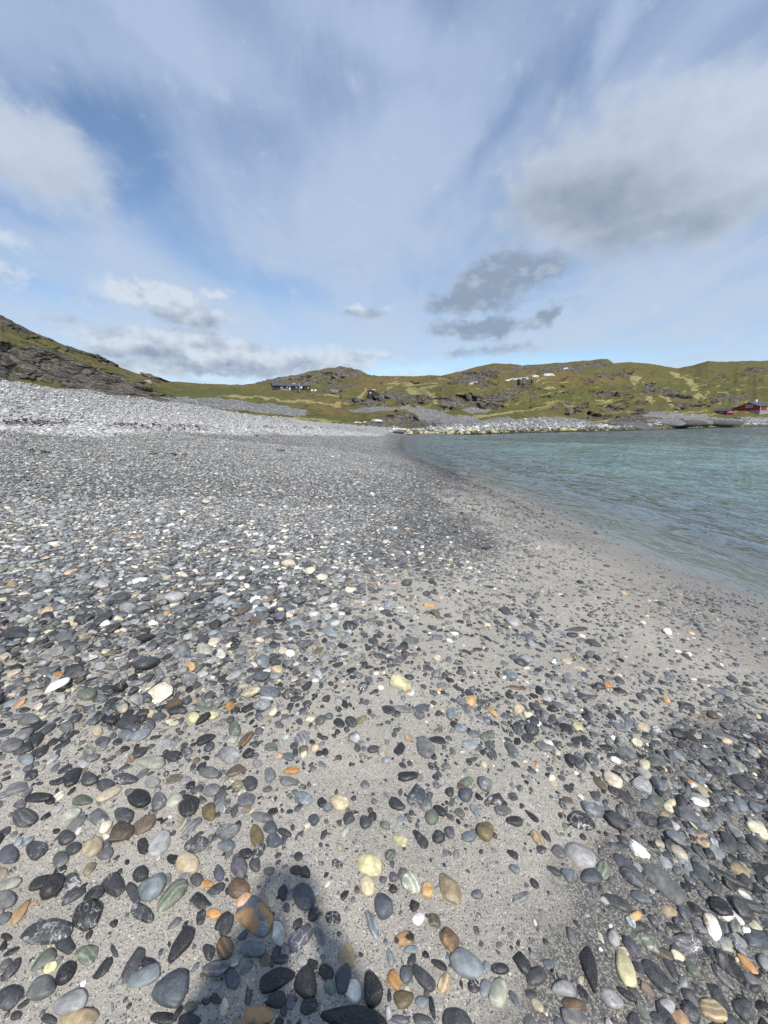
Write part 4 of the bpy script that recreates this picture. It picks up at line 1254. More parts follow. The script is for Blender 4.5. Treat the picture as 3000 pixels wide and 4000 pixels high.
for q in info:
    i = q['i']; z0 = np.zeros((1, 3)); ii = np.array([i])
    me = stone_mesh('stone', z0 + 0.0, half[ii], A_['yaw'][ii], A_['tx'][ii], A_['ty'][ii], A_['pr'][ii], A_['col'][ii], A_['prm'][ii], np.array([5 if size_px[i] > 110 else 4]))
    o_ = np.random.default_rng(i).uniform(0, 40, 3)
    L = np.empty(len(me.vertices) * 3, np.float32); me.attributes['sloc'].data.foreach_get('vector', L)
    me.attributes['sloc'].data.foreach_set('vector', (L.reshape(-1, 3) + o_).astype(np.float32).ravel())
    me.materials.append(M_STONE)
    o = bpy.data.objects.new('stone', me); o.location = pos[i]
    tag(link(o), q['lab'], 'stone', 'single stones lying on the beach')

# ------------------------------------------------------------------ cobbles and boulders of the far shore
fr_ = np.random.default_rng(77)
def bank_band(px):
    top = np.interp(px, [1560, 1700, 1900, 2106, 2250, 2350, 2450, 2550, 2700, 2850, 3000, 3100], [1680, 1668, 1650, 1634, 1646, 1660, 1666, 1650, 1640, 1640, 1636, 1634])
    bot = np.interp(px, [1560, 1700, 2000, 2400, 2700, 3000, 3100], [1700, 1700, 1692, 1682, 1674, 1666, 1664])
    return top, bot
bp_, bh_, by_, bc_, bm_, bi_ = [], [], [], [], [], []
for q in range(7000):
    px = fr_.uniform(1570, 3080); t0, b0 = bank_band(px)
    if fr_.random() < .35: py = fr_.uniform(t0, b0)
    else: py = b0 - (b0 - t0) * fr_.random() ** 1.6 * .8
    if 2440 < px < 2840 and py > t0 + (b0 - t0) * .45: continue
    p = hit_hill(px, py)
    if p[2] < -.25: continue
    a = np.clip(.115 * math.exp(fr_.normal(0, .5)), .05, .6) * (1 if px < 2350 else 1.25)
    if p[2] < .45: a *= 1.35
    bp_.append(p + (0, 0, a * .1)); bh_.append((a, a * fr_.uniform(.55, .95), a * fr_.uniform(.4, .7))); by_.append(fr_.uniform(0, 6.28))
    h = p[2] + fr_.normal(0, .09)
    if h < .30: c = np.array((.03, .029, .018)) if fr_.random() < .66 else np.array((.34, .31, .15))
    elif h < .50: c = np.array((.46, .42, .24)) * fr_.uniform(.5, 1.1) if fr_.random() < .55 else np.array((.06, .055, .04))
    else: c = np.array((.40, .40, .385)) * fr_.uniform(.3, 1.35)
    bc_.append(c); bm_.append((0, 0, 0, 0)); bi_.append(fr_.integers(NPROTO))
n_ = len(bp_)
me = stone_mesh('shore_boulders', np.array(bp_), np.array(bh_), np.array(by_), fr_.normal(0, .25, n_), fr_.normal(0, .25, n_), np.array(bi_), np.array(bc_), np.array(bm_, float), np.full(n_, 2))
me.materials.append(M_STONE)
tag(link(bpy.data.objects.new('shore_boulders', me)), 'pale cobbles with a weedy yellow and black tide line across the bay', 'cobbles', kind='stuff')
def rock_material():
    m, t, out = new_mat("weathered_rock")
    P = t.node('ShaderNodeTexCoord').outputs['Object']
    base = t.attr('scol', 'Color')
    n1 = t.noise(P, 2.5, 6, .7); n2 = t.noise(t.scale(P, (.5, .5, 3)), 3, 5, .7, .5); n3 = t.noise(P, 12, 4, .7)
    c = t.mix(1.0, base, t.mix(t.ramp(n1, .3, .7), (.6, .6, .6), (1.4, 1.4, 1.38)), 'MULTIPLY')
    c = t.mix(t.math('MULTIPLY', t.ramp(n2, .46, .36), .8), c, (.03, .03, .028))
    c = t.mix(t.math('MULTIPLY', t.ramp(n3, .58, .7), .4), c, (.36, .36, .33))
    b = t.node('ShaderNodeBsdfPrincipled', inp={'Base Color': c, 'Roughness': .85})
    bp = t.node('ShaderNodeBump', inp={'Height': t.math('ADD', n1, n2), 'Strength': .8, 'Distance': .15}); t.l.new(bp.outputs[0], b.inputs['Normal'])
    t.l.new(b.outputs[0], out.inputs[0]); return m
M_ROCK = rock_material()
BOULD = [  # px, py of the foot, width px, height px, colour, label
 (590, 1499, 27, 15, (.30, .28, .25), 'pale block of rock perched on the grassy slope below the left cliff', 'hill'),
 (1310, 1537, 42, 17, (.17, .155, .14), 'squat brown-grey boulder on the heath right of the black cabin', 'hill'),
 (1560, 1693, 50, 12, (.09, .09, .092), 'dark flat rock ledge where the beach meets the outcrop', 'beach'),
 (1625, 1690, 58, 13, (.12, .12, .12), 'long dark rock at the head of the bay next to the water', 'beach'),
 (1600, 1698, 26, 9, (.42, .40, .36), 'small light tan rock in front of the dark ledges', 'beach'),
 (1520, 1688, 22, 7, (.50, .49, .46), 'whitish low rock left of the dark ledges', 'beach'),
 (1660, 1700, 24, 9, (.38, .35, .22), 'yellowish rock at the water edge, beginning of the tide line', 'hill'),
 (1690, 1697, 28, 10, (.06, .058, .04), 'dark weedy rock beside the yellowish rock', 'hill'),
 (1466, 1655, 50, 12, (.56, .57, .55), 'leaning white slab of rock above the beach head', 'hill'),
 (2420, 1662, 70, 16, (.085, .085, .09), 'blunt grey rock at the left end of the skerry', 'hill'),
 (2385, 1660, 40, 13, (.10, .10, .11), 'smaller rounded rock left of the blunt grey one', 'hill'),
 (2640, 1600, 34, 9, (.15, .15, .15), 'lone dark boulder on the grass above the skerry', 'hill'),
 (2880, 1638, 30, 9, (.08, .08, .085), 'black boulder on the shingle in front of the boathouse', 'hill'),
 (2210, 1447, 26, 12, (.50, .50, .48), 'white-topped block on the ridge right of the snow', 'hill')]
def rock_mesh(name, hw, hh, c, seed):
    r = np.random.default_rng(seed)
    V = getproto(int(r.choice(ang_ids)), 4) * (hw, hw * r.uniform(.6, .9), hh)
    me = mesh_np(name, V, ICO[4][1], True, 3)
    n = (fbm(V[:, 0] * 2.2 / hw + seed, V[:, 2] * 3 / hw + V[:, 1] * 2 / hw, 4, seed) - .5) * hw * .22
    V = V * (1 + n / np.linalg.norm(V, axis=1))[:, None]
    me.vertices.foreach_set('co', V.astype(np.float32).ravel()); me.update()
    col_attr(me, 'scol', np.tile(np.array(c), (len(V), 1))); me.materials.append(M_ROCK); return me
for k_, (px, py, wpx, hpx, c, lab, where) in enumerate(BOULD):
    p = hit_hill(px, py) if where == 'hill' else hit(px, py)
    if p is None: p = hit_hill(px, py)
    dep_ = proj(*p)[2]; hw = wpx / 2 * dep_ / F; hh = hpx / 2 * dep_ / F * 1.25
    o = bpy.data.objects.new('boulder', rock_mesh('boulder', hw, hh, c, 300 + k_)); o.location = p + np.array((0, hw * .3, hh * .45)); o.rotation_euler = (0, 0, -math.atan2(p[0], p[1]) + .3 * math.sin(k_ * 2.1))
    tag(link(o), lab, 'boulder', 'boulders around the bay')

# low dark rock shelf (skerry) at the right of the bay
for k_, (px, py, wpx, hpx, c, lab) in enumerate([(2480, 1676, 150, 22, (.10, .10, .105), 'left end of the low dark rock shelf across the bay'), (2630, 1676, 230, 26, (.075, .072, .07), 'broad middle slab of the low rock shelf across the bay'),
        (2780, 1672, 210, 22, (.085, .08, .075), 'right slab of the low rock shelf below the boathouse'), (2590, 1662, 170, 22, (.15, .15, .15), 'upper grey slab lying on the low rock shelf'), (2700, 1658, 160, 18, (.17, .165, .16), 'upper right grey slab with pale edges on the rock shelf')]):
    p = hit_hill(px, py - 4); dep_ = proj(*p)[2]; hw = wpx / 2 * dep_ / F; hh = hpx / 2 * dep_ / F * 1.5
    o = bpy.data.objects.new('rock_ledge', rock_mesh('rock_ledge', hw, hh, c, 340 + k_)); o.location = p + np.array((0, hw * .2, hh * .2)); o.rotation_euler = (.03, .04 * (-1) ** k_, -math.atan2(p[0], p[1]) + .12)
    o.scale = (1, .55, 1)
    tag(link(o), lab, 'rock ledge', 'slabs of the rock shelf')
# old snow lying in the hollows of the far ridge
M_SNOW = simple_mat('old_snow', (.50, .50, .50), .6, nscale=.8, namt=.08)
for k_, (pts, lab) in enumerate([
        ([(1965,1487),(1990,1483),(2020,1480),(2050,1476),(2080,1475),(2082,1478),(2050,1483),(2010,1486),(1975,1489)], 'longest streak of old snow below the far ridge'),
        ([(2076,1468),(2090,1466),(2106,1469),(2104,1474),(2085,1475),(2078,1472)], 'small snow patch at the right end of the long streak'),
        ([(2120,1463),(2140,1460),(2160,1461),(2170,1468),(2150,1471),(2126,1469)], 'compact bright snow patch next to the ridge blocks'),
        ([(1826,1505),(1850,1495),(1868,1490),(1866,1493),(1845,1502)], 'thin snow fleck on the slope left of the long streak')]):
    cx_ = sum(p[0] for p in pts) / len(pts); cy_ = sum(p[1] for p in pts) / len(pts)
    V = []; rings = 5; nper = len(pts) * 4
    for r_i in range(rings + 1):
        f_ = r_i / rings
        for q in range(nper):
            u_ = q / 4; a0 = pts[int(u_) % len(pts)]; a1 = pts[(int(u_) + 1) % len(pts)]; fr2 = u_ - int(u_)
            ex, ey = a0[0] * (1 - fr2) + a1[0] * fr2, a0[1] * (1 - fr2) + a1[1] * fr2
            ex += .9 * math.sin(q * 2.7 + k_); ey += .5 * math.sin(q * 3.9)
            p = hit_hill(cx_ + (ex - cx_) * f_, cy_ + (ey - cy_) * f_)
            dirv = np.array([p[0], p[1], 0]); dirv /= np.linalg.norm(dirv)
            th = .5 * (1 - f_ ** 4) - .25 * (f_ == 1)
            V.append(p - dirv * th + np.array((0, 0, th * .5)))
    o = bpy.data.objects.new('snow_patch', mesh_np('snow_patch', V, grid_faces(rings + 1, nper, True), True, 4)); o.data.materials.append(M_SNOW)
    tag(link(o), lab, 'snow patch', 'snow patches on the far ridge')

# ------------------------------------------------------------------ buildings
M_BLK = simple_mat('black_stained_boards', (.022, .020, .022), .7, nscale=3); M_ROOFD = simple_mat('dark_roof_felt', (.055, .062, .075), .6, nscale=2)
M_RED = simple_mat('red_painted_boards', (.22, .016, .018), .6, nscale=2, namt=.15); M_WHT = simple_mat('white_paint', (.78, .78, .76), .5)
M_SLATE = simple_mat('slate_blue_roof', (.040, .050, .070), .5, nscale=2); M_GLASS = simple_mat('window_glass', (.05, .07, .09), .08, spec=.8, namt=.1)
M_STONEW = simple_mat('grey_plinth', (.25, .24, .23), .9, nscale=4); M_DARK = simple_mat('doorway_shade', (.012, .010, .010), .8); M_BRICK = simple_mat('chimney_render', (.70, .68, .64), .8)
M_METAL = simple_mat('stove_pipe', (.10, .10, .11), .4, metal=.6); M_WOOD = simple_mat('grey_wood', (.30, .25, .19), .8, nscale=8)
def box_bm(bm, x0, x1, y0, y1, z0, z1, bev=0.0):
    g = bmesh.ops.create_cube(bm, size=1)['verts']
    for v in g: v.co = ((x0 + x1) / 2 + v.co.x * (x1 - x0), (y0 + y1) / 2 + v.co.y * (y1 - y0), (z0 + z1) / 2 + v.co.z * (z1 - z0))
def part(name, fill, mat, parent, label=None):
    bm = bmesh.new(); fill(bm); me = bpy.data.meshes.new(name); bm.to_mesh(me); bm.free(); me.materials.append(mat)
    o = bpy.data.objects.new(name, me); link(o, parent)
    if label: o['label'] = label
    return o
def empty(name, loc, rz, label, cat, group=None):
    o = bpy.data.objects.new(name, None); o.location = loc; o.rotation_euler = (0, 0, rz); o.empty_display_size = .3
    return tag(link(o), label, cat, group)
def prism_walls(x0, x1, y0, y1, hw, hr, ridge, zb=-1.2):
    """closed body with gables; ridge along 'x' or 'y'"""
    def f(bm):
        if ridge == 'x':
            pr = [(y0, zb), (y1, zb), (y1, hw), ((y0 + y1) / 2, hr), (y0, hw)]
            A = [bm.verts.new((x0, a, b)) for a, b in pr]; B = [bm.verts.new((x1, a, b)) for a, b in pr]
        else:
            pr = [(x0, zb), (x1, zb), (x1, hw), ((x0 + x1) / 2, hr), (x0, hw)]
            A = [bm.verts.new((a, y0, b)) for a, b in pr]; B = [bm.verts.new((a, y1, b)) for a, b in pr]
        bm.faces.new(A); bm.faces.new(B[::-1])
        for i in range(5): bm.faces.new((A[i], B[i], B[(i + 1) % 5], A[(i + 1) % 5]))
        bmesh.ops.recalc_face_normals(bm, faces=bm.faces)
    return f
def gable_roof(x0, x1, y0, y1, hw, hr, ridge, oh=.35, th=.14):
    def f(bm):
        if ridge == 'x': m_ = (y0 + y1) / 2; run = (y1 - y0) / 2
        else: m_ = (x0 + x1) / 2; run = (x1 - x0) / 2
        sl_ = (hr - hw) / run; lo_ = hw - sl_ * oh
        for sgn in (-1, 1):
            e_ = m_ + sgn * (run + oh)
            pr = [(e_, lo_ + .02), (m_, hr + .02), (m_, hr + .02 + th), (e_, lo_ + .02 + th)]
            if ridge == 'x':
                A = [bm.verts.new((x0 - oh, a, b)) for a, b in pr]; B = [bm.verts.new((x1 + oh, a, b)) for a, b in pr]
            else:
                A = [bm.verts.new((a, y0 - oh, b)) for a, b in pr]; B = [bm.verts.new((a, y1 + oh, b)) for a, b in pr]
            bm.faces.new(A); bm.faces.new(B[::-1])
            for i in range(4): bm.faces.new((A[i], B[i], B[(i + 1) % 4], A[(i + 1) % 4]))
        bmesh.ops.recalc_face_normals(bm, faces=bm.faces)
    return f
def window(parent, face, u, z, w_, h_, at, glass=M_GLASS, name='window'):
    """face: 'f' front (-y) plane at y=at ; 'l' left (-x) plane at x=at ; 'r' right (+x) plane"""
    def bxs(bm, a0, a1, z0, z1, d0, d1):
        if face == 'f': box_bm(bm, a0, a1, at - d1, at - d0, z0, z1)
        elif face == 'l': box_bm(bm, at - d1, at - d0, a0, a1, z0, z1)
        else: box_bm(bm, at + d0, at + d1, a0, a1, z0, z1)
    t_ = .10
    win = part(name, lambda bm: bxs(bm, u - w_ / 2 + t_, u + w_ / 2 - t_, z - h_ / 2 + t_, z + h_ / 2 - t_, .004, .03), glass, parent)
    def fr(bm):
        bxs(bm, u - w_ / 2, u + w_ / 2, z + h_ / 2 - t_, z + h_ / 2, .003, .07); bxs(bm, u - w_ / 2, u + w_ / 2, z - h_ / 2, z - h_ / 2 + t_, .003, .08)
        bxs(bm, u - w_ / 2, u - w_ / 2 + t_, z - h_ / 2 + t_, z + h_ / 2 - t_, .003, .07); bxs(bm, u + w_ / 2 - t_, u + w_ / 2, z - h_ / 2 + t_, z + h_ / 2 - t_, .003, .07)
        bxs(bm, u - .03, u + .03, z - h_ / 2 + t_, z + h_ / 2 - t_, .031, .06)
    part('frame', fr, M_WHT, win)
    return win
def azr(p): return -math.atan2(p[0], p[1])
# black cabin on the heath
pc = hit_hill(1132, 1524); u_ = proj(*pc)[2] / F     # metres per photo pixel there
cab = empty('cabin', pc + np.array((0, 3, .1)), azr(pc) + math.radians(7), 'long black timber cabin with white windows on the heath', 'cabin')
s1, s2, s3, s4 = -71 * u_, -6 * u_, 41 * u_, 71 * u_
wl = part('wall', prism_walls(s1, s2, -3.2, 3.2, 15 * u_, 27 * u_, 'x'), M_BLK, cab)
part('roof', gable_roof(s1, s2, -3.2, 3.2, 15 * u_, 27 * u_, 'x', .55), M_ROOFD, cab)
part('wing_wall', prism_walls(s2 + .01, s3, -4.2, 2.2, 14 * u_, 24 * u_, 'x'), M_BLK, cab)
part('wing_roof', gable_roof(s2 + .3, s3, -4.2, 2.2, 14 * u_, 24 * u_, 'x', .5), M_ROOFD, cab)
part('shed_wall', prism_walls(s3 + .01, s4, -2.9, 2.0, 15 * u_, 18 * u_, 'x'), M_BLK, cab)
part('shed_roof', gable_roof(s3 + .3, s4, -2.9, 2.0, 15 * u_, 18 * u_, 'x', .3), M_ROOFD, cab)
part('chimney', lambda bm: box_bm(bm, -45 * u_, -41 * u_, .2, .9, 20 * u_, 34 * u_), M_METAL, cab)
part('skylight', lambda bm: box_bm(bm, 1 * u_, 14 * u_, -2.2, -1.3, 22.3 * u_, 23.6 * u_), M_WHT, cab)
for px_, w_, z_ in ((1092, 9, 8), (1112, 7, 10)): window(cab, 'f', (px_ - 1132) * u_, z_ * u_, w_ * u_, 7 * u_, -3.2)
for px_, w_, z_ in ((1147, 8, 9), (1165, 5, 9)): window(cab, 'f', (px_ - 1132) * u_, z_ * u_, w_ * u_, 5 * u_, -4.2)
dr_ = part('door', lambda bm: box_bm(bm, -8 * u_ - .5, -8 * u_ + .4, -3.24, -3.203, .0, 2.0), M_WHT, cab); part('handle', lambda bm: box_bm(bm, -8 * u_ + .2, -8 * u_ + .3, -3.30, -3.241, .95, 1.05), M_METAL, dr_)
window(cab, 'f', (1194 - 1132) * u_, 9 * u_, 5 * u_, 4 * u_, -2.9)
part('porch_deck', lambda bm: box_bm(bm, -46 * u_, -8 * u_, -5.4, -3.21, -.6, .05), M_WOOD, cab)
part('gable_trim', lambda bm: [box_bm(bm, s1 - .62, s1 - .56, -3.8, 3.8, 12.2 * u_, 12.9 * u_)], M_WHT, cab)
def pole(px, py, hpx, name, lab, cat, r=.05, ball=True):
    p = hit_hill(px, py); uu = proj(*p)[2] / F; H_ = hpx * uu
    o = empty(name, p, 0, lab, cat)
    def f(bm):
        bmesh.ops.create_cone(bm, segments=12, radius1=r, radius2=r * .55, depth=H_ + .6, cap_ends=True, matrix=Matrix.Translation((0, 0, H_ / 2 - .3)))
    part('pole', f, M_WHT, o)
    part('finial', lambda bm: bmesh.ops.create_uvsphere(bm, u_segments=10, v_segments=8, radius=r * 1.6, matrix=Matrix.Translation((0, 0, H_ + r))), M_WHT, o)
    part('base', lambda bm: box_bm(bm, -.2, .2, -.2, .2, -.4, .25), M_STONEW, o)
    return o
pole(1181, 1528, 36, 'flagpole', 'thin white flagpole in front of the black cabin', 'flagpole', .055)
pole(2878, 1598, 34, 'flagpole', 'thin white flagpole left of the red house', 'flagpole', .04)
# satellite dish and garden things by the cabin
pd = hit_hill(1189, 1527); dsh = empty('satellite_dish', pd, azr(pd), 'small white satellite dish by the cabin shed', 'dish')
part('reflector', lambda bm: bmesh.ops.create_uvsphere(bm, u_segments=20, v_segments=10, radius=.42, matrix=Matrix.Translation((0, 0, 1.2)) @ Matrix.Diagonal((1, .28, 1, 1))), M_WHT, dsh)
part('mast', lambda bm: bmesh.ops.create_cone(bm, segments=8, radius1=.04, radius2=.04, depth=1.2, cap_ends=True, matrix=Matrix.Translation((0, .1, .6))), M_METAL, dsh)
for px_, lab in ((1218, 'white garden crate standing right of the cabin, nearer the shed'), (1233, 'white garden crate farther right on the gravel path')):
    pq = hit_hill(px_, 1528); o = empty('garden_crate', pq, azr(pq), lab, 'crate', 'white crates by the cabin')
    part('crate_body', lambda bm: box_bm(bm, -.45, .45, -.35, .35, -.1, .62), M_WHT, o); part('lid', lambda bm: box_bm(bm, -.5, .5, -.4, .4, .625, .70), M_WOOD, o)
# little black shed with a lean-to
ps = hit_hill(1452, 1548); us = proj(*ps)[2] / F
sh = empty('shed', ps + np.array((0, 1, 0)), azr(ps) + .12, 'little black shed with a lean-to among the rocks', 'shed')
part('wall', prism_walls(-15 * us, 4 * us, -1.2, 1.2, 16 * us, 18.5 * us, 'y'), M_BLK, sh); part('roof', gable_roof(-15 * us, 4 * us, -1.2, 1.2, 16 * us, 18.5 * us, 'y', .2, .1), M_ROOFD, sh)
def lean(bm):
    pr = [(4.05 * us, -1), (27 * us, -.6), (27 * us, 7 * us), (4.05 * us, 15 * us)]
    A = [bm.verts.new((a, -.9, b)) for a, b in pr]; B = [bm.verts.new((a, 1.0, b)) for a, b in pr]
    bm.faces.new(A); bm.faces.new(B[::-1]); [bm.faces.new((A[i], B[i], B[(i + 1) % 4], A[(i + 1) % 4])) for i in range(4)]
    bmesh.ops.recalc_face_normals(bm, faces=bm.faces)
part('lean_to', lean, M_BLK, sh); window(sh, 'f', -8 * us, 9 * us, 6 * us, 5 * us, -1.2)
part('roof_panel', lambda bm: box_bm(bm, -2 * us, 12 * us, -1.0, -.2, 19.5 * us, 21.5 * us), M_WHT, sh)
# red house
ph = hit_hill(2920, 1606); uh = proj(*ph)[2] / F; print('red house', ph, uh, 'cabin', pc, u_, 'shed', ps, us)
W2 = 66 * uh / math.cos(math.radians(27)) / 2; L2 = 33 * uh / math.sin(math.radians(27)) / 2
house = empty('red_house', ph + np.array((0, 0, .1)), azr(ph) - math.radians(27), 'red wooden house with slate roof and white chimney', 'house')
yo = L2
part('wall', prism_walls(-W2, W2, -L2 + yo, L2 + yo, 18 * uh, 33 * uh, 'y'), M_RED, house); part('roof', gable_roof(-W2, W2, -L2 + yo, L2 + yo, 18 * uh, 33 * uh, 'y', .35, .14), M_SLATE, house)
def bargeb(bm):
    for sg in (-1, 1):
        pr = [(0, 33 * uh - .10), (sg * (W2 + .35), 18 * uh - .10 - .35 * 15 * uh / W2), (sg * (W2 + .35), 18 * uh + .05 - .35 * 15 * uh / W2), (0, 33 * uh + .05)]
        A = [bm.verts.new((a, yo - L2 - .42, b)) for a, b in pr]; B = [bm.verts.new((a, yo - L2 - .37, b)) for a, b in pr]
        bm.faces.new(A); bm.faces.new(B[::-1]); [bm.faces.new((A[i], B[i], B[(i + 1) % 4], A[(i + 1) % 4])) for i in range(4)]
    bmesh.ops.recalc_face_normals(bm, faces=bm.faces)
part('barge_board', bargeb, M_WHT, house)
window(house, 'f', -.55, 17.5 * uh, .9, .9, yo - L2); window(house, 'f', .6, 17.5 * uh, .9, .9, yo - L2)
window(house, 'r', yo + L2 * .25, 11 * uh, 1.1, 1.2, W2)
part('chimney', lambda bm: box_bm(bm, -.35, .35, yo - .5, yo + .2, 28 * uh, 43 * uh), M_BRICK, house)
part('plinth', lambda bm: box_bm(bm, -W2 - .04, W2 + .04, yo - L2 - .04, yo + L2 + .04, -1.3, .10), M_STONEW, house)
part('corner_board', lambda bm: box_bm(bm, W2 - .08, W2 + .03, yo - L2 - .03, yo - L2 + .08, .10, 17 * uh), M_WHT, house)
def annex(bm):
    pr = [(-W2 - 2.2, -1.2), (-W2 - .01, -1.2), (-W2 - .01, 17 * uh), (-W2 - 2.2, 12.5 * uh)]
    A = [bm.verts.new((a, yo - L2 + .3, b)) for a, b in pr]; B = [bm.verts.new((a, yo + L2 - .5, b)) for a, b in pr]
    bm.faces.new(A); bm.faces.new(B[::-1]); [bm.faces.new((A[i], B[i], B[(i + 1) % 4], A[(i + 1) % 4])) for i in range(4)]
    bmesh.ops.recalc_face_normals(bm, faces=bm.faces)
part('side_annex', annex, M_RED, house)
# red boathouse
pb = hit_hill(2850, 1622); ub = proj(*pb)[2] / F; al = math.radians(50)
Wb = 20 * ub / math.cos(al) / 2; Lb = 40 * ub / math.sin(al) / 2
bh = empty('boathouse', pb + np.array((0, 0, .05)), azr(pb) + al, 'small red boathouse with a dark open front on the shingle', 'boathouse')
yb = Lb
part('wall', prism_walls(-Wb, Wb, yb - Lb, yb + Lb, 15 * ub, 24 * ub, 'y'), M_RED, bh); part('roof', gable_roof(-Wb, Wb, yb - Lb, yb + Lb, 15 * ub, 24 * ub, 'y', .25, .12), M_ROOFD, bh)
gt = part('opening_shade', lambda bm: box_bm(bm, -Wb * .66, Wb * .66, yb - Lb - .03, yb - Lb - .004, .1, 10 * ub), M_DARK, bh)  # thin dark sheet painted for the shaded inside of the open front
part('lintel', lambda bm: box_bm(bm, -Wb * .72, Wb * .72, yb - Lb - .07, yb - Lb - .031, 10 * ub, 11 * ub), M_WHT, gt)
part('name_board', lambda bm: box_bm(bm, -Wb - .05, -Wb - .004, yb - .9, yb + .5, 9 * ub, 10 * ub), M_WHT, bh)

# ------------------------------------------------------------------ drift lines on the beach
def weed_material():
    m, t, out = new_mat("dried_seaweed")
    P = t.node('ShaderNodeNewGeometry').outputs['Position']
    c = t.mix(t.ramp(t.noise(P, 8, 4, .6), .35, .65), (.010, .008, .007), (.055, .028, .015))
    b = t.node('ShaderNodeBsdfPrincipled', inp={'Base Color': c, 'Roughness': .5}); t.l.new(b.outputs[0], out.inputs[0]); return m
M_WEED = weed_material()
def strands(n, spread, lmax, wd, seed, thick=.02):
    """tangle of flat curling fronds, real thickness"""
    r = np.random.default_rng(seed); Vs, Fs = [], []; off = 0
    for _ in range(n):
        x, y = r.normal(0, spread[0]), r.normal(0, spread[1]); a = r.normal(0, .5); L_ = r.uniform(.4, 1) * lmax; k_ = 7; w_ = wd * r.uniform(.5, 1.2); zz2 = r.uniform(0, thick)
        cu = r.normal(0, 1.2) / L_
        P_ = []
        for q in range(k_):
            ww = w_ * math.sin(math.pi * (q + .6) / (k_ + .3)) + .004
            nx, ny = -math.sin(a), math.cos(a); z_ = zz2 + .3 * thick * math.sin(q * 1.7 + x * 9)
            P_ += [(x + nx * ww, y + ny * ww, z_), (x - nx * ww, y - ny * ww, z_), (x - nx * ww, y - ny * ww, z_ + .014), (x + nx * ww, y + ny * ww, z_ + .014)]
            x += math.cos(a) * L_ / k_; y += math.sin(a) * L_ / k_; a += cu * L_ / k_ + r.normal(0, .2)
        Vs += P_
        for q in range(k_ - 1):
            b0 = off + q * 4
            for e in range(4): Fs.append((b0 + e, b0 + (e + 1) % 4, b0 + 4 + (e + 1) % 4, b0 + 4 + e))
        Fs.append((off, off + 3, off + 2, off + 1)); e0 = off + (k_ - 1) * 4; Fs.append((e0, e0 + 1, e0 + 2, e0 + 3)); off += k_ * 4
    return np.array(Vs), np.array(Fs)
def drape(V, org, yaw, scale=1.0, lift=.0):
    c, s = math.cos(yaw), math.sin(yaw); X = org[0] + (V[:, 0] * c - V[:, 1] * s) * scale; Y = org[1] + (V[:, 0] * s + V[:, 1] * c) * scale
    return np.stack([X, Y, ground(X, Y) + V[:, 2] * scale + lift], 1)
Va, Fa = [], []; off = 0; wr_ = np.random.default_rng(9)
for q in range(190):
    px = wr_.uniform(-60, 1540)
    py = np.interp(px, [0, 400, 780, 1130, 1500], [1658, 1662, 1670, 1672, 1678]) + wr_.choice([0, 0, 7, 15, -8], p=[.35, .25, .2, .1, .1]) * (1 if px < 1200 else .4) + wr_.normal(0, 1.2)
    if vn(px * .012, 3.3, 4) < .36: continue
    p = hit(px, py)
    if p is None: continue
    V, Fc = strands(int(wr_.integers(1, 4)), (.34, .03), .40, .022, 1000 + q, .05)
    V = drape(V, p, wr_.normal(1.9, .25), 1.0, .07); Va.append(V); Fa.append(Fc + off); off += len(V)
me = mesh_np('seaweed_line', np.concatenate(Va), np.concatenate(Fa), True, 4); me.materials.append(M_WEED)
tag(link(bpy.data.objects.new('seaweed_line', me)), 'dark dried seaweed strung along the pale cobble bank', 'seaweed', kind='stuff')
for k_, (px, py, n_, w_, lab) in enumerate([(690, 1782, 4, .40, 'curled brown kelp frond on the wet gravel, centre left'), (185, 1776, 3, .30, 'dark kelp frond at the foot of the pale bank, far left'), (128, 1768, 3, .3, 'reddish kelp scrap beside the far left frond'),
        (1110, 1768, 3, .5, 'short dark kelp strip on smooth gravel towards the far shore'), (1010, 1706, 4, .6, 'kelp clump on the edge of the dry bank, middle'), (1245, 1705, 4, .6, 'kelp clump on the edge of the dry bank, farther right'), (610, 1777, 3, .3, 'small kelp scrap left of the curled frond')]):
    p = hit(px, py)
    if p is None: continue
    V, Fc = strands(n_, (.10, .04), w_, .035, 50 + k_, .03); V = drape(V, p, 2.6 + .3 * math.sin(k_ * 1.9), 1.0, .045) - p
    o = bpy.data.objects.new('kelp_clump', mesh_np('kelp_clump', V, Fc, True, 4)); o.location = p; o.data.materials.append(M_WEED)
    tag(link(o), lab, 'kelp', 'kelp scraps on the gravel')
# bleached driftwood at the foot of the outcrop
M_DRIFT = simple_mat('bleached_driftwood', (.62, .59, .53), .8, nscale=14, namt=.2)
for px, py, ln, lab in ((1400, 1655, 30, 'bleached driftwood plank lying left of the white slab'), (1424, 1653, 14, 'short bleached driftwood stump between plank and slab'), (1560, 1681, 60, 'pale driftwood log on the gravel at the beach head')):
    p = hit_hill(px, py) if py < 1670 else hit(px, py)
    if p is None: p = hit_hill(px, py)
    uu = proj(*p)[2] / F; Ls_ = ln * uu
    V, r0 = [], .11; ns = 14
    for q in range(ns + 1):
        t_ = q / ns
        for s_ in range(10):
            a_ = s_ / 10 * 6.283; rr = r0 * (1.1 - .5 * t_) * (1 + .15 * math.sin(s_ * 2.1 + q * .7)) * (.3 if q in (0, ns) else 1)
            V.append(((t_ - .5) * Ls_, rr * math.cos(a_) + .06 * math.sin(t_ * 5), r0 * .8 + rr * math.sin(a_) + .03 * math.sin(t_ * 4)))
    o = bpy.data.objects.new('driftwood', mesh_np('driftwood', V, grid_faces(ns + 1, 10, True), True, 4)); o.location = p + np.array((0, 0, .05)); o.rotation_euler = (0, .02, azr(p) + .1)
    o.data.materials.append(M_DRIFT); tag(link(o), lab, 'driftwood', 'bleached driftwood')

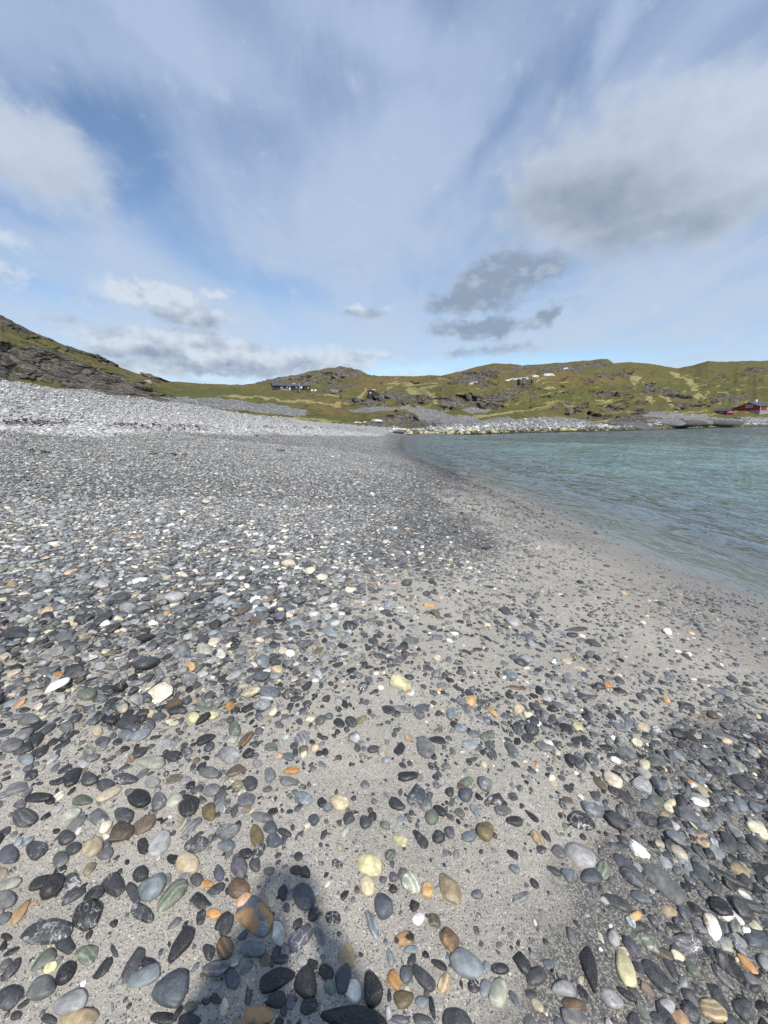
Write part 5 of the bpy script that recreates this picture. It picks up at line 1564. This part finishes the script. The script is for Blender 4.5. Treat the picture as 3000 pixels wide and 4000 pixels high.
# ------------------------------------------------------------------ the photographer, standing behind the camera
g0 = float(ground(0.05, -.62))
M_JKT = simple_mat('navy_jacket', (.03, .04, .07), .8, nscale=30, namt=.15); M_TRS = simple_mat('grey_trousers', (.07, .07, .07), .85, nscale=30); M_SKIN = simple_mat('skin', (.50, .30, .22), .5, namt=.05)
M_HAIR = simple_mat('brown_hair', (.06, .035, .02), .6, nscale=40); M_SHOE = simple_mat('black_boots', (.02, .02, .02), .5); M_PHONE = simple_mat('phone_case', (.015, .015, .018), .3)
PX_, PY_ = 0.05, -.40
def skinobj(name, V, E, R, mat, parent=None, sub=2):
    bm = bmesh.new(); ly = bm.verts.layers.skin.verify(); vs = [bm.verts.new(v) for v in V]
    for v, r in zip(vs, R):
        v[ly].radius = r if isinstance(r, tuple) else (r, r)
    vs[0][ly].use_root = True
    for a, b in E: bm.edges.new((vs[a], vs[b]))
    me = bpy.data.meshes.new(name); bm.to_mesh(me); bm.free(); me.materials.append(mat)
    o = bpy.data.objects.new(name, me); md = o.modifiers.new('skin', 'SKIN'); md.use_smooth_shade = True
    s_ = o.modifiers.new('sub', 'SUBSURF'); s_.levels = sub; s_.render_levels = sub
    link(o, parent)
    return o
body_V = [(0, 0, .97), (0, 0, 1.10), (0, .01, 1.28), (0, 0, 1.42), (0, .01, 1.50), (0, .03, 1.57), (0, .045, 1.66), (0, .04, 1.73),
          (-.10, 0, .90), (-.12, .01, .50), (-.13, -.02, .10), (-.14, .12, .045),
          (.10, 0, .90), (.12, .01, .50), (.13, -.02, .10), (.14, .12, .045),
          (-.19, 0, 1.41), (-.34, .06, 1.20), (-.13, .21, 1.50), (-.075, .26, 1.58),
          (.19, 0, 1.41), (.33, .06, 1.20), (.13, .21, 1.50), (.075, .26, 1.58)]
body_E = [(0, 1), (1, 2), (2, 3), (3, 4), (4, 5), (5, 6), (6, 7), (0, 8), (8, 9), (9, 10), (10, 11), (0, 12), (12, 13), (13, 14), (14, 15), (3, 16), (16, 17), (17, 18), (18, 19), (3, 20), (20, 21), (21, 22), (22, 23)]
body_R = [(.13, .10), (.13, .11), (.16, .12), (.15, .11), .06, .065, (.078, .098), (.055, .07), .095, .062, .045, .04, .095, .062, .045, .04, .07, .052, .034, .03, .07, .052, .034, .03]
body = skinobj('person', body_V, body_E, body_R, M_SKIN)
body.location = (PX_, PY_, g0); tag(body, 'photographer in a navy jacket standing behind the camera with raised phone', 'person')
def sub_chain(ids, grow):
    m_ = {v: i for i, v in enumerate(ids)}
    V = [body_V[i] for i in ids]; E = [(m_[a], m_[b]) for a, b in body_E if a in m_ and b in m_]
    R = [tuple(r + grow for r in (body_R[i] if isinstance(body_R[i], tuple) else (body_R[i],) * 2)) for i in ids]
    return V, E, R
jv, je, jr = sub_chain([1, 0, 2, 3, 4, 16, 17, 18, 20, 21, 22], .022)
jv[1] = (0, 0, .93); jr[1] = (.165, .135); jv.append((0, 0, .84)); je.append((1, len(jv) - 1)); jr.append((.175, .14))
skinobj('jacket', jv, je, jr, M_JKT, body)
skinobj('trousers', [(0, 0, 1.06), (0, 0, .96), (-.085, 0, .84), (-.12, .01, .50), (-.13, -.02, .10), (.085, 0, .84), (.12, .01, .50), (.13, -.02, .10)],
        [(0, 1), (1, 2), (2, 3), (3, 4), (1, 5), (5, 6), (6, 7)], [(.14, .11), (.14, .12), .10, .078, .062, .10, .078, .062], M_TRS, body)
skinobj('boots', [(-.13, -.03, .13), (-.135, 0, .05), (-.14, .16, .04)], [(0, 1), (1, 2)], [.06, .055, .05], M_SHOE, body)
skinobj('boots', [(.13, -.03, .13), (.135, 0, .05), (.14, .16, .04)], [(0, 1), (1, 2)], [.06, .055, .05], M_SHOE, body)
part('hair', lambda bm: bmesh.ops.create_uvsphere(bm, u_segments=24, v_segments=14, radius=.1, matrix=Matrix.Translation((0, .022, 1.70)) @ Matrix.Rotation(-.35, 4, 'X') @ Matrix.Diagonal((.90, 1.08, .82, 1))), M_HAIR, body)
def facebits(bm):
    for sx_ in (-1, 1):
        bmesh.ops.create_uvsphere(bm, u_segments=10, v_segments=8, radius=.013, matrix=Matrix.Translation((sx_ * .032, .128, 1.665)))
        bmesh.ops.create_uvsphere(bm, u_segments=10, v_segments=8, radius=.026, matrix=Matrix.Translation((sx_ * .083, .03, 1.65)) @ Matrix.Diagonal((.4, .8, 1.2, 1)))
    bmesh.ops.create_cone(bm, segments=10, radius1=.017, radius2=.007, depth=.045, cap_ends=True, matrix=Matrix.Translation((0, .145, 1.638)) @ Matrix.Rotation(.3, 4, 'X'))
    bmesh.ops.create_uvsphere(bm, u_segments=12, v_segments=8, radius=.022, matrix=Matrix.Translation((0, .130, 1.598)) @ Matrix.Diagonal((1.1, .4, .35, 1)))
part('face', facebits, M_SKIN, body)
for sx_ in (-1, 1):
    V = [(sx_ * .13, .44, 1.44), (sx_ * .095, .485, 1.50), (sx_ * .085, .505, 1.545)]; E = [(0, 1), (1, 2)]; R = [.03, (.034, .018), (.036, .014)]
    for k_, (dz_, ln_) in enumerate(((.030, .065), (.010, .075), (-.010, .07), (-.030, .055))):
        b_ = len(V); V += [(sx_ * .082, .520, 1.555 + dz_), (sx_ * .060, .535, 1.558 + dz_), (sx_ * (.082 - ln_ * .75), .532, 1.556 + dz_)]; E += [(2, b_), (b_, b_ + 1), (b_ + 1, b_ + 2)]; R += [.0095, .0088, .0078]
    b_ = len(V); V += [(sx_ * .075, .487, 1.54), (sx_ * .05, .490, 1.56)]; E += [(1, b_), (b_, b_ + 1)]; R += [.012, .010]
    V = [(p[0], p[1] - .24, p[2] + .06) for p in V]
    skinobj('hand', V, E, R, M_SKIN, body)
def phbox(bm):
    box_bm(bm, -.038, .038, .265, .274, 1.53, 1.69); bmesh.ops.bevel(bm, geom=bm.edges[:], offset=.003, segments=2, affect='EDGES')
ph_ = part('phone', phbox, M_PHONE, None); ph_.location = (PX_, PY_, g0)
tag(ph_, 'dark phone held up by the photographer', 'phone')
